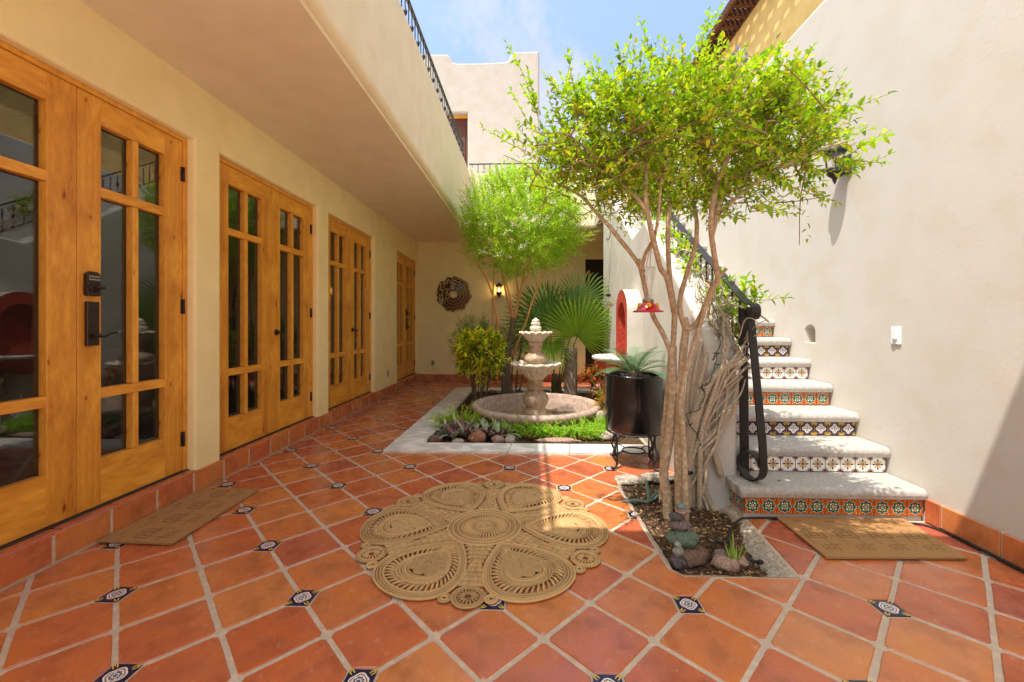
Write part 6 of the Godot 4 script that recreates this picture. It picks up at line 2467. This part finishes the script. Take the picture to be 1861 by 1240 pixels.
	bush("red_croton", "low plant with drooping orange and green leaves behind the black pot", V(0.98, 0.0, -5.6), V(1.0, 0.26, -5.55), V(0.16, 0.14, 0.16), 3, 16, 8, leaf_mesh(0.16, 0.030, 0.2, 0.5), [C(214, 150, 70), C(196, 120, 60), C(150, 150, 60), C(120, 130, 56)], -0.3, Vector2(0.08, 0.12), M.bark_grey, 0.008)
	# agave by the tree
	var ag := thing("agave", "blue green agave with a few thick leaves left of the tree trunk", "agave", V(0.86, -0.02, -3.10))
	var bm := mat(C(128, 158, 144), 0.5)
	for q in [[V(-0.12, 1.0, 0.1), 0.20, 0.045, 0.1], [V(-1.0, 0.35, 0.25), 0.24, 0.045, 0.55], [V(0.5, 0.9, 0.2), 0.17, 0.045, 0.2], [V(0.15, 0.8, 0.9), 0.12, 0.04, 0.4], [V(0.8, 0.5, -0.3), 0.18, 0.04, 0.4]]:
		s = S()
		blade(s, Vector3.ZERO, q[0], q[1], q[2], q[3], 0.012, 9)
		part(ag, "leaf", s, bm)
	# aloe
	var al := thing("aloe", "young light green aloe with upright pointed leaves between pink rocks", "aloe", V(1.115, -0.03, -2.345))
	var am := mat(C(156, 178, 74), 0.45)
	for q in [[-0.35, 0.155], [-0.12, 0.165], [0.05, 0.12], [0.16, 0.10], [0.42, 0.13], [0.60, 0.12], [-0.22, 0.11], [0.28, 0.14], [0.0, 0.185]]:
		s = S()
		blade(s, V(q[0] * 0.04, 0, rr(-0.02, 0.02)), V(q[0], 1.0, rr(-0.25, 0.25)), q[1], 0.016, -0.12, 0.008, 7)
		part(al, "leaf", s, am)
	# cordyline behind the pot, mostly seen mirrored in the doors
	var co := thing("cordyline", "thin stemmed cordyline with a crimson heart behind the black pot", "cordyline", V(1.02, 0, -4.85))
	for k in 26:
		s = S()
		var a := k * 2.4
		blade(s, V(0, 0.62 + 0.005 * k, 0), V(cos(a), 0.25 + 0.055 * k, sin(a)), rr(0.20, 0.28), 0.030, 1.1 - 0.03 * k, 0.0, 8)
		part(co, "leaf", s, mat(C(196, 48, 84), 0.4) if k > 19 else mat([C(120, 128, 60), C(150, 120, 70), C(128, 70, 64)][k % 3], 0.5))
	s = S()
	tube(s, curve([V(0.02, 0, 0), V(0.01, 0.35, 0.01), V(0, 0.74, 0)], 4), 0.012, 0.010, 7)
	tube(s, curve([V(-0.03, 0, 0.01), V(-0.035, 0.3, 0.0), V(-0.01, 0.62, 0)], 4), 0.010, 0.008, 7)
	part(co, "stem", s, M.bark_grey)

func climber() -> void:
	var t := thing("climbing_vine", "old woody vine with bare twisted stems winding up the stair railing", "vine", V(1.2, 0, -3.1))
	# thick ropes in front of the wall end
	for q in [[[V(1.15, -0.08, -2.99), V(1.12, 0.29, -2.98), V(1.10, 0.48, -2.97), V(1.15, 0.67, -2.97), V(1.235, 0.86, -2.98), V(1.36, 1.0, -2.99), V(1.46, 1.06, -3.0), V(1.50, 1.12, -3.05)], 0.034, 0.018],
		[[V(1.10, -0.08, -2.97), V(1.09, 0.25, -2.95), V(1.13, 0.52, -2.96), V(1.20, 0.78, -2.96), V(1.30, 0.95, -2.97), V(1.45, 1.02, -2.99), V(1.52, 1.06, -3.02)], 0.028, 0.014],
		[[V(1.34, 0.22, -3.0), V(1.28, 0.40, -2.985), V(1.21, 0.56, -2.98), V(1.20, 0.72, -2.98), V(1.27, 0.88, -2.98), V(1.38, 0.99, -2.985), V(1.50, 1.05, -3.0)], 0.022, 0.012],
		[[V(1.22, -0.05, -3.0), V(1.20, 0.2, -3.0), V(1.24, 0.42, -2.99), V(1.17, 0.62, -2.98), V(1.18, 0.82, -3.0), V(1.26, 1.05, -3.05), V(1.33, 1.25, -3.15), V(1.40, 1.5, -3.3)], 0.024, 0.012],
		[[V(1.10, 0.1, -3.0), V(1.13, 0.5, -3.0), V(1.14, 0.8, -3.02), V(1.20, 1.05, -3.06), V(1.30, 1.3, -3.2), V(1.38, 1.6, -3.5)], 0.020, 0.010],
		[[V(1.16, 0.0, -2.93), V(1.16, 0.3, -2.92), V(1.18, 0.55, -2.94), V(1.26, 0.80, -2.95), V(1.35, 1.05, -2.98), V(1.38, 1.25, -3.05), V(1.45, 1.45, -3.2)], 0.018, 0.010],
		[[V(1.02, 0.05, -2.99), V(1.06, 0.3, -2.98), V(1.09, 0.62, -2.99), V(1.12, 0.9, -3.02), V(1.22, 1.15, -3.1), V(1.36, 1.42, -3.3)], 0.016, 0.008]]:
		stem(t, "stem", q[0], q[1], q[2], M.vine, 9)
	# a plait of lesser shoots between the roots and the rail
	var pl := S()
	for i in 15:
		var x0 := rr(1.03, 1.30)
		var z0 := -rr(2.94, 3.0)
		var ph := rr(0, TAU)
		var am := rr(0.02, 0.07)
		var pts := []
		var y1 := rr(0.85, 1.2)
		for k in 9:
			var t2 := k / 8.0
			var y := lerpf(-0.06, y1, t2)
			var x := lerpf(x0, 1.14 + 0.36 * pow(t2, 2.2) + rr(-0.03, 0.03), smoothstep(0.0, 0.9, t2))
			pts.append(V(x + am * sin(ph + t2 * 9.0), y, z0 + am * 0.5 * cos(ph + t2 * 8.0) - 0.05 * t2 * t2))
		var r := rr(0.007, 0.018)
		tube(pl, curve(pts, 3), r, r * 0.7, 6, false, 0.08)
	wpart(t, "plaited_shoots", pl, M.vine).set_meta("kind", "stuff")
	# the tangle along the railing
	var s := S()
	for i in 300:
		var d := 2.98 + pow(rng.randf(), 1.35) * 3.4
		var base := 1.10 + 0.65 * (d - 3.0)
		var p := V(rr(1.34, 1.53), base + rr(-0.02, 0.16), -d)
		var run := rr(0.15, 0.5)
		var pts := [p]
		var dir := V(rr(-0.25, 0.25), rr(0.0, 0.9), -rr(-0.5, 0.9)).normalized()
		for k in 5:
			dir = (dir + rdir() * 0.55).normalized()
			p += dir * run / 5
			p.x = clampf(p.x, 1.30, 1.58)
			p.y = clampf(p.y, 1.06 + 0.65 * (-p.z - 3.0), 1.42 + 0.65 * (-p.z - 3.0))
			pts.append(p)
		var r := rr(0.003, 0.009)
		tube(s, curve(pts, 2), r, r * 0.6, 5)
	wpart(t, "tangled_shoots", s, M.vine).set_meta("kind", "stuff")
	var pal := [C(170, 206, 60), C(194, 216, 72), C(150, 190, 58), C(216, 216, 70), C(134, 176, 60)]
	var xf := []
	var cols := []
	var tw := S()
	for q in [[V(1.42, 1.97, -4.05), 26, 0.18], [V(1.40, 2.14, -4.35), 22, 0.18], [V(1.42, 1.80, -3.75), 14, 0.14], [V(1.46, 1.55, -3.35), 8, 0.11], [V(1.60, 1.50, -3.2), 7, 0.11], [V(1.64, 1.48, -3.10), 6, 0.13], [V(1.52, 1.30, -3.15), 8, 0.10], [V(1.44, 2.5, -4.8), 24, 0.25], [V(1.44, 2.9, -5.4), 26, 0.3], [V(1.42, 1.38, -3.2), 8, 0.1]]:
		for i in q[1]:
			shoot(tw, xf, cols, q[0] + rdir() * q[2] * rr(0.1, 0.8) * V(0.5, 0.9, 1.0), rdir() + V(0.1, 0.5, 0.3), rr(0.08, 0.16), 6, 1.0, pal, 0.1, 0.0025)
	wpart(t, "twigs", tw, M.twig).set_meta("kind", "stuff")
	many(t, "foliage", leaf_mesh(0.075, 0.032, 0.2, 0.25), M.leaf, xf, cols).position = -t.position
	# a string of fairy lights wound round the stems
	var fl := thing("fairy_lights", "dark green string of fairy lights wound round the vine stems", "string lights", V(1.2, 0, -2.93))
	s = S()
	var wire := [V(1.15, 0.12, -2.94), V(1.17, 0.45, -2.92), V(1.07, 0.655, -2.92), V(1.155, 0.715, -2.92), V(1.20, 0.81, -2.93), V(1.18, 0.87, -2.93), V(1.24, 0.91, -2.93), V(1.29, 1.08, -2.95), V(1.27, 1.05, -2.96), V(1.33, 1.18, -3.0), V(1.36, 1.4, -3.15), V(1.40, 1.65, -3.5), V(1.38, 2.0, -4.0)]
	var pts := curve(wire, 8)
	for i in pts.size(): pts[i] += rdir() * 0.008
	tube(s, pts, 0.0032, 0.0032, 5)
	wpart(fl, "wire", s, M.wire_green)
	for i in 16:
		var p := pts[3 + i * 5]
		var d := rdir()
		d.z = absf(d.z)
		s = S()
		tube(s, PackedVector3Array([p, p + d * 0.022]), 0.0048, 0.0048, 6)
		tube(s, PackedVector3Array([p + d * 0.022, p + d * 0.040]), 0.003, 0.0012, 6)
		wpart(fl, "bulb", s, M.wire_green)

const CL := 0.045

func sky_cover() -> ImageTexture:
	# thin wisps of cirrus
	var w := 768
	var h := 384
	var im := Image.create(w, h, false, Image.FORMAT_RGBA8)
	var n1 := noise(301, 1.0, 5, FastNoiseLite.TYPE_SIMPLEX_SMOOTH, 0.9)
	var n2 := noise(302, 0.9, 3)
	for y in h:
		var el := (0.5 - (y + 0.5) / h) * PI
		if el < -0.02: continue
		for x in w:
			var az := (x + 0.5) / w * TAU
			var d := V(cos(az) * cos(el), sin(el), sin(az) * cos(el))
			var p := d / maxf(d.y + 0.25, 0.05)
			var wis := n1.get_noise_3d(p.x * 0.7 + p.z * 0.5, p.z * 2.2 - p.x * 1.2, 0.0)
			var big := n2.get_noise_3d(p.x * 0.8, p.z * 0.8, 5.0)
			var a := smoothstep(-0.15, 0.75, wis + big * 0.8) * 0.75
			im.set_pixel(x, y, Color(0.75 * a * CL, 0.78 * a * CL, 0.82 * a * CL))
	return ImageTexture.create_from_image(im)
